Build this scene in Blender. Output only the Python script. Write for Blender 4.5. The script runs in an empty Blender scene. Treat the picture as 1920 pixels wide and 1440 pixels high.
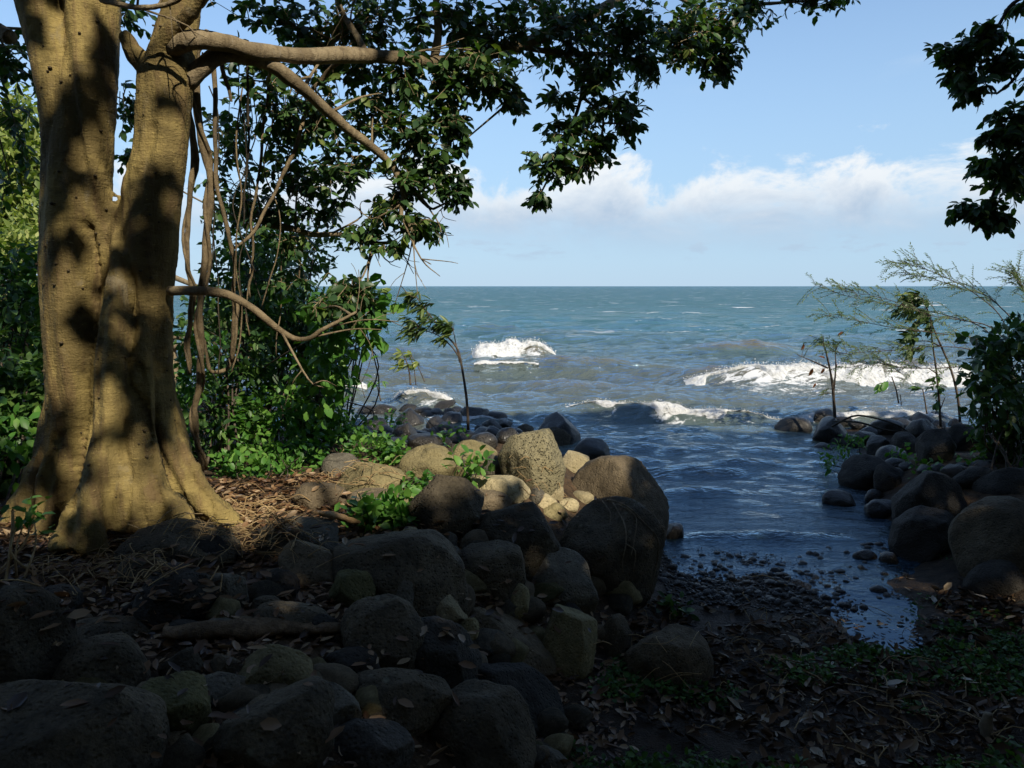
import bpy, bmesh, math, random
import numpy as np
from mathutils import Vector, Matrix, noise as mnoise
from mathutils.bvhtree import BVHTree

SC = bpy.context.scene
COL = SC.collection
RAD = math.radians
random.seed(7)
RNG = np.random.default_rng(7)

# ------------------------------------------------------------------ camera
F = 1400.0                      # focal length in photo pixels (1920 wide)
CAMZ = 2.2
PITCH = math.atan((720 - 536.5) / F)
cam = bpy.data.cameras.new('camera')
cam.sensor_width = 36.0
cam.lens = 36.0 * F / 1920.0
cam.clip_start = 0.05
cam.clip_end = 60000
camo = bpy.data.objects.new('camera', cam)
COL.objects.link(camo)
camo.location = (0, 0, CAMZ)
camo.rotation_euler = (math.pi / 2 - PITCH, 0, 0)
SC.camera = camo

# ------------------------------------------------------------------ sun, sky, exposure
SUN_EL, SUN_AZ = RAD(40), RAD(30)      # azimuth: behind the camera, turned to the right
S = Vector((math.cos(SUN_EL) * math.sin(SUN_AZ), -math.cos(SUN_EL) * math.cos(SUN_AZ), math.sin(SUN_EL)))
SN = np.array(S)
sun = bpy.data.lights.new('sun', 'SUN')
sun.energy = 3.8
sun.angle = RAD(0.6)
sun.color = (1.0, 0.90, 0.74)
suno = bpy.data.objects.new('sun', sun)
COL.objects.link(suno)
suno.rotation_euler = (-S).to_track_quat('-Z', 'Y').to_euler()
suno.location = (10, -20, 20)

W = bpy.data.worlds.new('World')
SC.world = W
W.use_nodes = True


class NT:
    """small helper to write node trees"""
    def __init__(self, nt):
        self.nt = nt
        nt.nodes.clear()

    def n(self, typ, **kw):
        nd = self.nt.nodes.new(typ)
        for k, v in kw.items():
            if k == 'ins':
                for a, b in v.items():
                    if isinstance(b, bpy.types.NodeSocket):
                        self.nt.links.new(b, nd.inputs[a])
                    else:
                        nd.inputs[a].default_value = b
            else:
                setattr(nd, k, v)
        return nd

    def m(self, op, a, b=None, c=None, clamp=False):
        nd = self.nt.nodes.new('ShaderNodeMath')
        nd.operation = op
        nd.use_clamp = clamp
        for i, v in enumerate((a, b, c)):
            if v is None:
                continue
            if isinstance(v, bpy.types.NodeSocket):
                self.nt.links.new(v, nd.inputs[i])
            else:
                nd.inputs[i].default_value = v
        return nd.outputs[0]

    def smooth(self, v, a, b):
        nd = self.n('ShaderNodeMapRange', interpolation_type='SMOOTHSTEP')
        self.nt.links.new(v, nd.inputs[0])
        for i, x in ((1, a), (2, b), (3, 0.0), (4, 1.0)):
            if isinstance(x, bpy.types.NodeSocket):
                self.nt.links.new(x, nd.inputs[i])
            else:
                nd.inputs[i].default_value = x
        return nd.outputs[0]

    def mixc(self, f, a, b, mode='MIX'):
        nd = self.n('ShaderNodeMix', data_type='RGBA', blend_type=mode)
        for i, v in ((0, f), (6, a), (7, b)):
            if isinstance(v, bpy.types.NodeSocket):
                self.nt.links.new(v, nd.inputs[i])
            elif i == 0:
                nd.inputs[0].default_value = v
            else:
                nd.inputs[i].default_value = (*v, 1) if len(v) == 3 else v
        return nd.outputs[2]

    def noise(self, vec, scale, detail=4, rough=0.55, dist=0.0):
        nd = self.n('ShaderNodeTexNoise')
        if vec is not None:
            self.nt.links.new(vec, nd.inputs['Vector'])
        nd.inputs['Scale'].default_value = scale
        nd.inputs['Detail'].default_value = detail
        nd.inputs['Roughness'].default_value = rough
        nd.inputs['Distortion'].default_value = dist
        return nd.outputs['Fac']

    def scalev(self, vec, s, loc=(0, 0, 0)):
        nd = self.n('ShaderNodeMapping')
        self.nt.links.new(vec, nd.inputs[0])
        nd.inputs['Scale'].default_value = s
        nd.inputs['Location'].default_value = loc
        return nd.outputs[0]

    def link(self, a, b):
        self.nt.links.new(a, b)


def build_world():
    t = NT(W.node_tree)
    out = t.n('ShaderNodeOutputWorld')
    sky = t.n('ShaderNodeTexSky', sky_type='NISHITA')
    sky.sun_disc = False
    sky.sun_elevation = SUN_EL
    sky.sun_rotation = math.atan2(S.x, S.y)
    sky.air_density = 1.0
    sky.dust_density = 0.0
    sky.ozone_density = 4.5
    bg1 = t.n('ShaderNodeBackground', ins={'Color': sky.outputs[0], 'Strength': 0.12})
    d = t.n('ShaderNodeTexCoord').outputs['Generated']
    sep = t.n('ShaderNodeSeparateXYZ')
    t.link(d, sep.inputs[0])
    z = sep.outputs[2]
    # the cumulus bank standing over the horizon, all the way round
    big = t.noise(t.scalev(d, (3.1, 3.1, 0.4), (1.7, 0.3, 0)), 1.0, 3, 0.5)
    puff = t.noise(t.scalev(d, (7, 7, 12), (0.35, 0, 0)), 1.0, 7, 0.62, 0.35)
    puff2 = t.noise(t.scalev(d, (7, 7, 12), (0.41, 0.07, 0.22)), 1.0, 7, 0.62, 0.35)
    top = t.m('MULTIPLY_ADD', t.m('SUBTRACT', big, 0.5), 0.05, 0.150)
    top = t.m('MULTIPLY_ADD', t.m('SUBTRACT', puff, 0.5), 0.30, top)
    h = t.m('SUBTRACT', top, z)
    mtop = t.smooth(h, -0.004, 0.034)
    bot = t.m('MULTIPLY_ADD', t.m('SUBTRACT', puff, 0.5), 0.05, z)
    mbot = t.smooth(bot, 0.030, 0.100)
    mask = t.m('MULTIPLY', mtop, mbot)
    dens = t.m('MULTIPLY_ADD', t.smooth(puff, 0.30, 0.58), 0.42, 0.48)
    mask = t.m('MULTIPLY', mask, dens)
    # a lower broken row
    low = t.noise(t.scalev(d, (16, 16, 60), (5, 2, 0)), 1.0, 7, 0.6)
    ml = t.m('MULTIPLY', t.smooth(low, 0.47, 0.66), t.m('MULTIPLY', t.smooth(z, 0.030, 0.042), t.smooth(z, 0.072, 0.055)))
    ml = t.m('MULTIPLY', ml, 0.6)
    # thin veils higher up
    wis = t.noise(t.scalev(d, (3, 5, 16), (2, 1, 3)), 1.0, 8, 0.62, 0.6)
    mw = t.m('MULTIPLY', t.smooth(wis, 0.53, 0.75), t.smooth(z, 0.22, 0.33))
    mw = t.m('MULTIPLY', mw, 0.8)
    mask = t.m('MAXIMUM', t.m('MAXIMUM', mask, ml), mw)
    lit = t.m('MULTIPLY_ADD', t.m('SUBTRACT', puff, puff2), 3.2, 0.42)
    lit = t.m('ADD', lit, t.smooth(h, 0.075, 0.0), clamp=True)
    lit = t.m('MULTIPLY', lit, t.smooth(z, 0.035, 0.14))
    ccol = t.mixc(lit, (0.295, 0.375, 0.48), (0.60, 0.62, 0.635))
    bg2 = t.n('ShaderNodeBackground', ins={'Color': ccol, 'Strength': 1.0})
    mx = t.n('ShaderNodeMixShader')
    t.link(mask, mx.inputs[0])
    # moist air low over the lake
    bg3 = t.n('ShaderNodeBackground', ins={'Color': (0.270, 0.398, 0.535, 1), 'Strength': 1.0})
    veil = t.m('MULTIPLY', t.smooth(z, 0.58, -0.06), 0.95)
    mv = t.n('ShaderNodeMixShader', ins={0: veil, 1: bg1.outputs[0], 2: bg3.outputs[0]})
    t.link(mv.outputs[0], mx.inputs[1])
    t.link(bg2.outputs[0], mx.inputs[2])
    t.link(mx.outputs[0], out.inputs[0])


build_world()
SC.view_settings.view_transform = 'Standard'
SC.view_settings.look = 'None'
SC.view_settings.exposure = 0.62
SC.view_settings.gamma = 1.0
SC.view_settings.use_curve_mapping = False
SC.render.engine = 'CYCLES'
SC.cycles.use_denoising = True
SC.cycles.adaptive_threshold = 0.02
SC.cycles.max_bounces = 4
SC.cycles.diffuse_bounces = 2
SC.cycles.glossy_bounces = 2
SC.cycles.transmission_bounces = 3
SC.cycles.caustics_reflective = False
SC.cycles.caustics_refractive = False

# ------------------------------------------------------------------ pixel rays and small maths
CP, SP = math.cos(PITCH), math.sin(PITCH)


def ray(px, py):
    """direction of a photo pixel, scaled so that its y component is 1"""
    a = (px - 960) / F
    b = -(py - 720) / F
    v = np.array([a, CP + b * SP, -SP + b * CP])
    return v / v[1]


def at(px, py, Y):
    r = ray(px, py)
    return np.array([r[0] * Y, Y, CAMZ + r[2] * Y])


def at_z(px, py, z):
    r = ray(px, py)
    Y = (z - CAMZ) / r[2]
    return np.array([r[0] * Y, Y, z])


def sstep(a, b, x):
    t = np.clip((x - a) / (b - a), 0, 1)
    return t * t * (3 - 2 * t)


def _hash(ix, iy, iz, seed):
    h = (ix.astype(np.int64) * 374761393 + iy.astype(np.int64) * 668265263 + iz.astype(np.int64) * 2147483647 + seed * 144665) & 0xFFFFFFFF
    h = ((h ^ (h >> 13)) * 1274126177) & 0xFFFFFFFF
    h = ((h ^ (h >> 16)) * 2246822519) & 0xFFFFFFFF
    return ((h ^ (h >> 15)) & 0xFFFFFF) / float(0xFFFFFF) * 2 - 1


def vnoise(p, seed=0):
    """value noise, p (N,3) -> -1..1"""
    i = np.floor(p)
    f = p - i
    u = f * f * f * (f * (f * 6 - 15) + 10)
    i = i.astype(np.int64)
    r = 0
    for dx in (0, 1):
        for dy in (0, 1):
            for dz in (0, 1):
                w = (u[:, 0] if dx else 1 - u[:, 0]) * (u[:, 1] if dy else 1 - u[:, 1]) * (u[:, 2] if dz else 1 - u[:, 2])
                r = r + w * _hash(i[:, 0] + dx, i[:, 1] + dy, i[:, 2] + dz, seed)
    return r


def fbm(p, octv=4, seed=0, gain=0.5):
    a, s, tot = 1.0, 0, 0
    q = np.array(p, float)
    for k in range(octv):
        s = s + a * vnoise(q, seed + k * 17)
        tot += a
        a *= gain
        q = q * 2.03 + 11.7
    return s / tot


def n2(x, y, sc, octv=3, seed=0):
    return fbm(np.stack([x * sc, y * sc, np.full_like(x, 0.37)], -1), octv, seed)


def poly_sd(x, y, P):
    """signed distance to polygon, positive inside"""
    P = np.asarray(P, float)
    n = len(P)
    d = np.full(x.shape, 1e18)
    ins = np.zeros(x.shape, bool)
    for k in range(n):
        a, b = P[k], P[(k + 1) % n]
        e = b - a
        wx, wy = x - a[0], y - a[1]
        t = np.clip((wx * e[0] + wy * e[1]) / (e @ e + 1e-12), 0, 1)
        d = np.minimum(d, (wx - e[0] * t) ** 2 + (wy - e[1] * t) ** 2)
        c = (a[1] <= y) != (b[1] <= y)
        with np.errstate(divide='ignore', invalid='ignore'):
            xi = a[0] + (y - a[1]) / (b[1] - a[1]) * e[0]
        ins ^= c & (x < xi)
    d = np.sqrt(d)
    return np.where(ins, d, -d)


# ------------------------------------------------------------------ mesh helpers
def mesh_arrays(name, V, T, smooth=True):
    V = np.asarray(V, np.float32)
    T = np.asarray(T, np.int32)
    me = bpy.data.meshes.new(name)
    me.vertices.add(len(V))
    me.vertices.foreach_set('co', V.ravel())
    k = T.shape[1]
    me.loops.add(T.size)
    me.loops.foreach_set('vertex_index', T.ravel())
    me.polygons.add(len(T))
    me.polygons.foreach_set('loop_start', np.arange(0, T.size, k, dtype=np.int32))
    me.polygons.foreach_set('loop_total', np.full(len(T), k, np.int32))
    me.polygons.foreach_set('use_smooth', np.full(len(T), smooth, bool))
    me.update(calc_edges=True)
    me.validate()
    return me


def obj(name, me, mat, parent=None, loc=None, label=None, cat=None, group=None, kind=None):
    o = bpy.data.objects.new(name, me)
    COL.objects.link(o)
    if me is not None and mat is not None and len(me.materials) == 0:
        me.materials.append(mat)
    if loc is not None:
        o.location = [float(c) for c in loc]
    if parent is not None:
        o.parent = parent
        pl = parent.matrix_world_loc if hasattr(parent, 'matrix_world_loc') else parent.location
        if loc is None:
            o.location = -Vector(pl)       # part meshes are written in world coordinates
    if label:
        o['label'] = label
    if cat:
        o['category'] = cat
    if group:
        o['group'] = group
    if kind:
        o['kind'] = kind
    return o


def thing(name, label, cat, loc, group=None):
    return obj(name, None, None, None, loc, label, cat, group)


class Geo:
    """collects triangles"""
    def __init__(self):
        self.V, self.T, self.n = [], [], 0

    def add(self, V, T):
        self.V.append(np.asarray(V, float))
        self.T.append(np.asarray(T, np.int64) + self.n)
        self.n += len(V)

    def mesh(self, name, smooth=True):
        return mesh_arrays(name, np.concatenate(self.V), np.concatenate(self.T), smooth)

    @property
    def empty(self):
        return self.n == 0


def tube(pts, rad, seg=6, cap=True, wob=0.0, seed=0):
    P = np.asarray(pts, float)
    n = len(P)
    R = np.full(n, rad, float) if np.isscalar(rad) else np.asarray(rad, float)
    tg = np.gradient(P, axis=0)
    tg /= np.linalg.norm(tg, axis=1)[:, None] + 1e-9
    up = np.array([0.31, 0.17, 0.94])
    if abs(tg[0] @ up) > 0.9:
        up = np.array([0.9, 0.3, 0.1])
    u = np.cross(tg[0], up)
    u /= np.linalg.norm(u)
    V = []
    an = np.linspace(0, 2 * math.pi, seg, endpoint=False)
    for i in range(n):
        u = u - tg[i] * (u @ tg[i])
        u /= np.linalg.norm(u) + 1e-9
        w = np.cross(tg[i], u)
        V.append(P[i] + R[i] * (np.cos(an)[:, None] * u + np.sin(an)[:, None] * w))
    V = np.concatenate(V)
    if wob:
        q = np.repeat(P, seg, 0)
        rr = np.repeat(R, seg)
        V = V + (V - q) * (fbm(V / (rr.mean() * 2.2), 3, seed) * wob)[:, None]
    a = (np.arange(n - 1)[:, None] * seg + np.arange(seg)[None]).ravel()
    b = (np.arange(n - 1)[:, None] * seg + ((np.arange(seg) + 1) % seg)[None]).ravel()
    T = np.concatenate([np.stack([a, b, b + seg], -1), np.stack([a, b + seg, a + seg], -1)])
    if cap:
        V = np.vstack([V, P[0], P[-1]])
        c0, c1 = n * seg, n * seg + 1
        j = np.arange(seg)
        k = (j + 1) % seg
        T = np.concatenate([T, np.stack([j * 0 + c0, k, j], -1), np.stack([j * 0 + c1, (n - 1) * seg + j, (n - 1) * seg + k], -1)])
    return V, T


def spline(pts, n):
    """Catmull-Rom through points, n samples"""
    P = np.asarray(pts, float)
    if len(P) == 2:
        t = np.linspace(0, 1, n)[:, None]
        return P[0] * (1 - t) + P[1] * t
    Q = np.vstack([2 * P[0] - P[1], P, 2 * P[-1] - P[-2]])
    out = []
    for s in np.linspace(0, len(P) - 1 - 1e-6, n):
        i = int(s)
        t = s - i
        a, b, c, d = Q[i], Q[i + 1], Q[i + 2], Q[i + 3]
        out.append(0.5 * (2 * b + (c - a) * t + (2 * a - 5 * b + 4 * c - d) * t * t + (3 * b - a - 3 * c + d) * t ** 3))
    return np.array(out)


LEAF8_V = np.array([(0, 0, 0), (.30, .48, .07), (.34, 0, 0), (.30, -.48, .07), (.70, .42, .02), (.72, 0, -.05), (.70, -.42, .02), (1, 0, -.13)], float)
LEAF8_T = np.array([(0, 2, 1), (0, 3, 2), (1, 2, 5), (1, 5, 4), (2, 3, 6), (2, 6, 5), (4, 5, 7), (5, 6, 7)])
LEAF4_V = np.array([(0, 0, 0), (.45, .46, .05), (.5, 0, -.03), (.45, -.46, .05), (1, 0, -.10)], float)
LEAF4_T = np.array([(0, 2, 1), (0, 3, 2), (1, 2, 4), (2, 3, 4)])
CURL_V = np.array([(0, 0, 0.02), (.30, .40, .16), (.34, 0, 0), (.30, -.42, .10), (.70, .36, .20), (.72, 0, .05), (.70, -.36, .12), (1, 0, .16)], float)


def unit(a):
    return a / (np.linalg.norm(a, axis=-1, keepdims=True) + 1e-9)


def leaves(P, D, N, L, wr=0.45, tv=LEAF8_V, tt=LEAF8_T):
    """one leaf per row: base point, direction, normal, length"""
    P = np.asarray(P, float)
    D = unit(np.asarray(D, float))
    N = np.asarray(N, float)
    N = unit(N - D * (N * D).sum(-1, keepdims=True))
    Sd = np.cross(N, D)
    L = np.broadcast_to(np.asarray(L, float), (len(P),))
    wr = np.broadcast_to(np.asarray(wr, float), (len(P),))
    V = (P[:, None] + L[:, None, None] * (tv[None, :, 0, None] * D[:, None] + tv[None, :, 1, None] * (wr * 1.0)[:, None, None] * Sd[:, None] + tv[None, :, 2, None] * N[:, None]))
    T = tt[None] + (np.arange(len(P)) * len(tv))[:, None, None]
    return V.reshape(-1, 3), T.reshape(-1, 3)


def rand_dir(n, rng=RNG):
    return unit(rng.normal(size=(n, 3)))


def in_ball(n, rng=RNG, shell=0.0):
    r = rng.uniform(shell, 1, n) ** (1 / 3)
    return rand_dir(n, rng) * r[:, None]


# ------------------------------------------------------------------ materials
def mat(name):
    m = bpy.data.materials.new(name)
    m.use_nodes = True
    t = NT(m.node_tree)
    out = t.n('ShaderNodeOutputMaterial')
    return m, t, out


def ramp(t, fac, stops):
    r = t.n('ShaderNodeValToRGB')
    els = r.color_ramp.elements
    while len(els) < len(stops):
        els.new(0.5)
    for e, (p, c) in zip(els, stops):
        e.position = p
        e.color = (*c, 1)
    t.link(fac, r.inputs[0])
    return r.outputs[0]


def leaf_mat(name, stops, rough=0.45, trans=0.22, tcol=None, spec=0.35):
    m, t, out = mat(name)
    g = t.n('ShaderNodeNewGeometry')
    rnd = g.outputs['Random Per Island']
    co = t.n('ShaderNodeTexCoord').outputs['Object']
    nz = t.noise(co, 1.6, 3)
    f = t.m('MULTIPLY_ADD', t.m('SUBTRACT', nz, 0.5), 0.7, rnd, clamp=True)
    c = ramp(t, f, stops)
    p = t.n('ShaderNodeBsdfPrincipled', ins={'Base Color': c, 'Roughness': rough, 'Specular IOR Level': spec})
    tr = t.n('ShaderNodeBsdfTranslucent', ins={'Color': t.mixc(1.0, c, tcol or (1.6, 1.9, 0.5), 'MULTIPLY')})
    mx = t.n('ShaderNodeMixShader', ins={0: trans, 1: p.outputs[0], 2: tr.outputs[0]})
    t.link(mx.outputs[0], out.inputs[0])
    return m


M_CROWN = leaf_mat('crown_leaf', [(0.0, (0.022, 0.052, 0.022)), (0.45, (0.040, 0.088, 0.028)), (0.85, (0.070, 0.140, 0.036)), (1.0, (0.15, 0.20, 0.05))], 0.40, 0.24)
M_CANOPY = leaf_mat('canopy_leaf', [(0.0, (0.05, 0.07, 0.02)), (1.0, (0.13, 0.135, 0.045))], 0.55, 0.52, (2.3, 1.8, 0.8))
M_WEED = leaf_mat('weed_leaf', [(0.0, (0.035, 0.10, 0.018)), (0.5, (0.07, 0.19, 0.03)), (1.0, (0.14, 0.27, 0.05))], 0.45, 0.28)
M_SHRUB = leaf_mat('shrub_leaf', [(0.0, (0.024, 0.060, 0.017)), (0.5, (0.050, 0.115, 0.027)), (1.0, (0.11, 0.19, 0.045))], 0.45, 0.26)
M_PALE = leaf_mat('pale_leaf', [(0.0, (0.10, 0.15, 0.03)), (0.6, (0.20, 0.25, 0.06)), (1.0, (0.33, 0.35, 0.12))], 0.5, 0.3)
M_SAP = leaf_mat('sapling_leaf', [(0.0, (0.03, 0.06, 0.02)), (0.6, (0.07, 0.12, 0.03)), (1.0, (0.16, 0.20, 0.06))], 0.4, 0.2)
M_FEATHER = leaf_mat('feather_leaf', [(0.0, (0.05, 0.095, 0.035)), (1.0, (0.14, 0.19, 0.08))], 0.55, 0.3)
M_COVER = leaf_mat('cover_leaf', [(0.0, (0.020, 0.052, 0.012)), (0.6, (0.050, 0.120, 0.022)), (1.0, (0.10, 0.18, 0.035))], 0.5, 0.2, None, 0.2)
M_LITTER = leaf_mat('dry_leaf', [(0.0, (0.035, 0.02, 0.012)), (0.35, (0.11, 0.055, 0.022)), (0.7, (0.21, 0.12, 0.055)), (1.0, (0.36, 0.27, 0.16))], 0.5, 0.05, (1.2, 1, .7), 0.5)
M_WETLIT = leaf_mat('wet_leaf', [(0.0, (0.018, 0.011, 0.006)), (0.45, (0.070, 0.040, 0.020)), (0.8, (0.15, 0.090, 0.048)), (0.93, (0.22, 0.16, 0.09)), (1.0, (0.42, 0.37, 0.29))], 0.48, 0.03, (1.2, 1, .7), 0.22)
M_BROWNLEAF = leaf_mat('brown_leaf', [(0.0, (0.10, 0.03, 0.012)), (1.0, (0.24, 0.09, 0.03))], 0.5, 0.1, (1.3, 1, .7))


def bark_mat(name, c0, c1, c2, bump=0.5, scale=1.0, rings=True):
    m, t, out = mat(name)
    co = t.n('ShaderNodeTexCoord').outputs['Object']
    a = t.noise(co, 2.2 * scale, 5, 0.6)
    b = t.noise(t.scalev(co, (8 * scale, 8 * scale, 20 * scale)), 1.0, 6, 0.65)
    lent = t.noise(t.scalev(co, (26 * scale, 26 * scale, 110 * scale)), 1.0, 3, 0.6)
    fine = t.noise(co, 70 * scale, 4, 0.6)
    vert = t.noise(t.scalev(co, (14 * scale, 14 * scale, 2.2 * scale), (3, 1, 0)), 1.0, 5, 0.6)
    c = t.mixc(t.smooth(a, 0.40, 0.60), c0, c1)
    a2 = t.noise(t.scalev(co, (5 * scale, 5 * scale, 3 * scale), (7, 2, 5)), 1.0, 6, 0.7, 0.5)
    c = t.mixc(t.m('MULTIPLY', t.smooth(a2, 0.55, 0.70), 0.6), c, tuple(0.75 * x + 0.085 for x in c0))
    c = t.mixc(t.m('MULTIPLY', t.smooth(a2, 0.42, 0.28), 0.6), c, tuple(x * 0.45 for x in c0))
    c = t.mixc(t.m('MULTIPLY', t.smooth(vert, 0.48, 0.66), 0.6), c, c2)
    c = t.mixc(t.m('MULTIPLY', t.smooth(b, 0.52, 0.68), 0.45), c, tuple(x * 0.35 for x in c0))
    c = t.mixc(t.m('MULTIPLY', t.smooth(lent, 0.63, 0.72), 0.55), c, tuple(min(1, x * 1.7) for x in c1))
    hgt = t.m('ADD', t.m('MULTIPLY', b, 0.30), t.m('ADD', t.m('MULTIPLY', lent, 0.28), t.m('MULTIPLY', fine, 0.30)))
    hgt = t.m('ADD', hgt, t.m('MULTIPLY', vert, 1.1))
    bp = t.n('ShaderNodeBump', ins={'Height': hgt, 'Strength': bump, 'Distance': 0.03})
    p = t.n('ShaderNodeBsdfPrincipled', ins={'Base Color': c, 'Roughness': 0.8, 'Specular IOR Level': 0.25, 'Normal': bp.outputs[0]})
    t.link(p.outputs[0], out.inputs[0])
    return m


M_TRUNK = bark_mat('trunk_bark', (0.150, 0.112, 0.042), (0.275, 0.210, 0.074), (0.115, 0.072, 0.036), 0.8)
M_LIMB = bark_mat('limb_bark', (0.17, 0.13, 0.075), (0.27, 0.215, 0.13), (0.11, 0.08, 0.045), 0.6, 2.0)
M_VINE = bark_mat('vine_bark', (0.14, 0.105, 0.06), (0.23, 0.175, 0.10), (0.08, 0.06, 0.035), 0.6, 3.0)
M_DARKBARK = bark_mat('dark_bark', (0.03, 0.025, 0.018), (0.055, 0.045, 0.03), (0.02, 0.017, 0.012), 0.5, 2.0)
M_KNOB = bark_mat('knob_bark', (0.06, 0.045, 0.025), (0.10, 0.075, 0.04), (0.05, 0.035, 0.02), 0.3, 4)
M_DRIFT = bark_mat('dead_wood', (0.13, 0.085, 0.045), (0.24, 0.16, 0.09), (0.07, 0.045, 0.025), 0.8, 3)
M_TANWOOD = bark_mat('tan_wood', (0.36, 0.23, 0.11), (0.46, 0.31, 0.16), (0.25, 0.15, 0.07), 0.6, 3)
M_STRAW = bark_mat('straw', (0.30, 0.20, 0.09), (0.42, 0.31, 0.16), (0.22, 0.14, 0.07), 0.1, 3)
M_ROOT = bark_mat('dry_root', (0.14, 0.11, 0.07), (0.22, 0.18, 0.12), (0.10, 0.07, 0.045), 0.1, 3)
M_SAPBARK = bark_mat('sapling_bark', (0.06, 0.045, 0.035), (0.12, 0.095, 0.07), (0.05, 0.035, 0.025), 0.3, 5)


def rock_mat(name, c0, c1, c2, rough=0.85, bump=0.6, pits=1.0, wet=0.0, spots=0.0):
    m, t, out = mat(name)
    co = t.n('ShaderNodeTexCoord').outputs['Object']
    rnd = t.n('ShaderNodeObjectInfo').outputs['Random']
    off = t.n('ShaderNodeVectorMath', operation='ADD')
    t.link(co, off.inputs[0])
    cmb = t.n('ShaderNodeCombineXYZ', ins={0: t.m('MULTIPLY', rnd, 37.0), 1: t.m('MULTIPLY', rnd, 91.0)})
    t.link(cmb.outputs[0], off.inputs[1])
    v = off.outputs[0]
    big = t.noise(v, 2.6, 6, 0.62, 0.4)
    mid = t.noise(v, 11, 6, 0.65)
    fine = t.noise(v, 75, 4, 0.65)
    vor = t.n('ShaderNodeTexVoronoi', ins={'Scale': 46.0})
    t.link(v, vor.inputs['Vector'])
    pit = t.smooth(vor.outputs['Distance'], 0.10, 0.42)
    c = t.mixc(t.smooth(big, 0.36, 0.62), c0, c1)
    c = t.mixc(t.m('MULTIPLY', t.smooth(mid, 0.46, 0.66), 0.65), c, c2)
    c = t.mixc(t.m('MULTIPLY', t.smooth(fine, 0.38, 0.70), 0.5), c, tuple(x * 0.45 for x in c0))
    val = t.n('ShaderNodeHueSaturation', ins={'Color': c, 'Value': t.m('MULTIPLY_ADD', rnd, 0.55, 0.72)})
    c = val.outputs[0]
    if spots:
        sp = t.n('ShaderNodeTexVoronoi', ins={'Scale': 9.0})
        t.link(v, sp.inputs['Vector'])
        keep = t.m('MULTIPLY', t.smooth(t.m('ADD', sp.outputs['Distance'], t.m('MULTIPLY', mid, 0.15)), 0.24, 0.16), t.smooth(big, 0.50, 0.60))
        c = t.mixc(t.m('MULTIPLY', keep, spots), c, (0.34, 0.37, 0.28))
    hgt = t.m('ADD', t.m('MULTIPLY', mid, 1.1), t.m('ADD', t.m('MULTIPLY', fine, 0.45), t.m('MULTIPLY', pit, 0.35 * pits)))
    bp = t.n('ShaderNodeBump', ins={'Height': hgt, 'Strength': bump, 'Distance': 0.035})
    rg = t.m('MULTIPLY_ADD', mid, -0.25 if wet else 0.1, rough)
    p = t.n('ShaderNodeBsdfPrincipled', ins={'Base Color': c, 'Roughness': rg, 'Specular IOR Level': 0.5 if wet else 0.25, 'Normal': bp.outputs[0]})
    if wet:
        p.inputs['Coat Weight'].default_value = wet
        p.inputs['Coat Roughness'].default_value = 0.18
    t.link(p.outputs[0], out.inputs[0])
    return m


RM = {
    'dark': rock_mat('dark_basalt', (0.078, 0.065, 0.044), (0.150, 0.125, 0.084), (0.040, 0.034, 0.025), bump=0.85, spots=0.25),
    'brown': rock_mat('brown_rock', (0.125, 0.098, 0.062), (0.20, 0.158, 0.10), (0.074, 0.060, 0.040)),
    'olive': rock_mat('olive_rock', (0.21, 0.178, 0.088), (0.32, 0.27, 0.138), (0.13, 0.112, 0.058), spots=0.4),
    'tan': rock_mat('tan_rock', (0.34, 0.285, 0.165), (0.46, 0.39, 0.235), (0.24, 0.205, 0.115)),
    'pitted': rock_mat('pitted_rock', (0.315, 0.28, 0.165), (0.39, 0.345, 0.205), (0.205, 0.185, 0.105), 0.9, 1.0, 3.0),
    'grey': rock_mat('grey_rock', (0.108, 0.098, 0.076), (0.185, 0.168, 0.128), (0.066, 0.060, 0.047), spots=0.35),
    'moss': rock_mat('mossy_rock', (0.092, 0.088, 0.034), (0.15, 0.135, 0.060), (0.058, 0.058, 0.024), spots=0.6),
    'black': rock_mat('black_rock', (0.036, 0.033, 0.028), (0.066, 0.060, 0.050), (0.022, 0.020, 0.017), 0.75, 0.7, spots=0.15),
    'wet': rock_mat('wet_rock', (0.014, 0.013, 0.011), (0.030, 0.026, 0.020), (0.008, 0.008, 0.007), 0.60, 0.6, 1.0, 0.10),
}


def ground_mat():
    m, t, out = mat('soil')
    g = t.n('ShaderNodeNewGeometry').outputs['Position']
    a = t.noise(g, 1.3, 6, 0.6)
    b = t.noise(g, 14, 6, 0.65)
    c = t.noise(g, 90, 3, 0.6)
    sep = t.n('ShaderNodeSeparateXYZ')
    t.link(g, sep.inputs[0])
    col = t.mixc(t.smooth(a, 0.38, 0.62), (0.075, 0.048, 0.027), (0.13, 0.085, 0.048))
    col = t.mixc(t.smooth(b, 0.42, 0.66), col, (0.035, 0.024, 0.016))
    col = t.mixc(t.m('MULTIPLY', t.smooth(c, 0.55, 0.7), 0.5), col, (0.22, 0.16, 0.10))
    wet = t.smooth(sep.outputs[2], 0.30, 0.08)
    col = t.mixc(wet, col, t.mixc(t.smooth(b, 0.4, 0.6), (0.024, 0.016, 0.010), (0.050, 0.034, 0.021)))
    bp = t.n('ShaderNodeBump', ins={'Height': t.m('ADD', t.m('MULTIPLY', b, 1.0), t.m('MULTIPLY', c, 0.4)), 'Strength': 0.9, 'Distance': 0.05})
    p = t.n('ShaderNodeBsdfPrincipled', ins={'Base Color': col, 'Roughness': t.m('MULTIPLY_ADD', wet, -0.30, 0.92), 'Specular IOR Level': 0.2, 'Normal': bp.outputs[0]})
    t.link(p.outputs[0], out.inputs[0])
    return m


M_SOIL = ground_mat()


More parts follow.
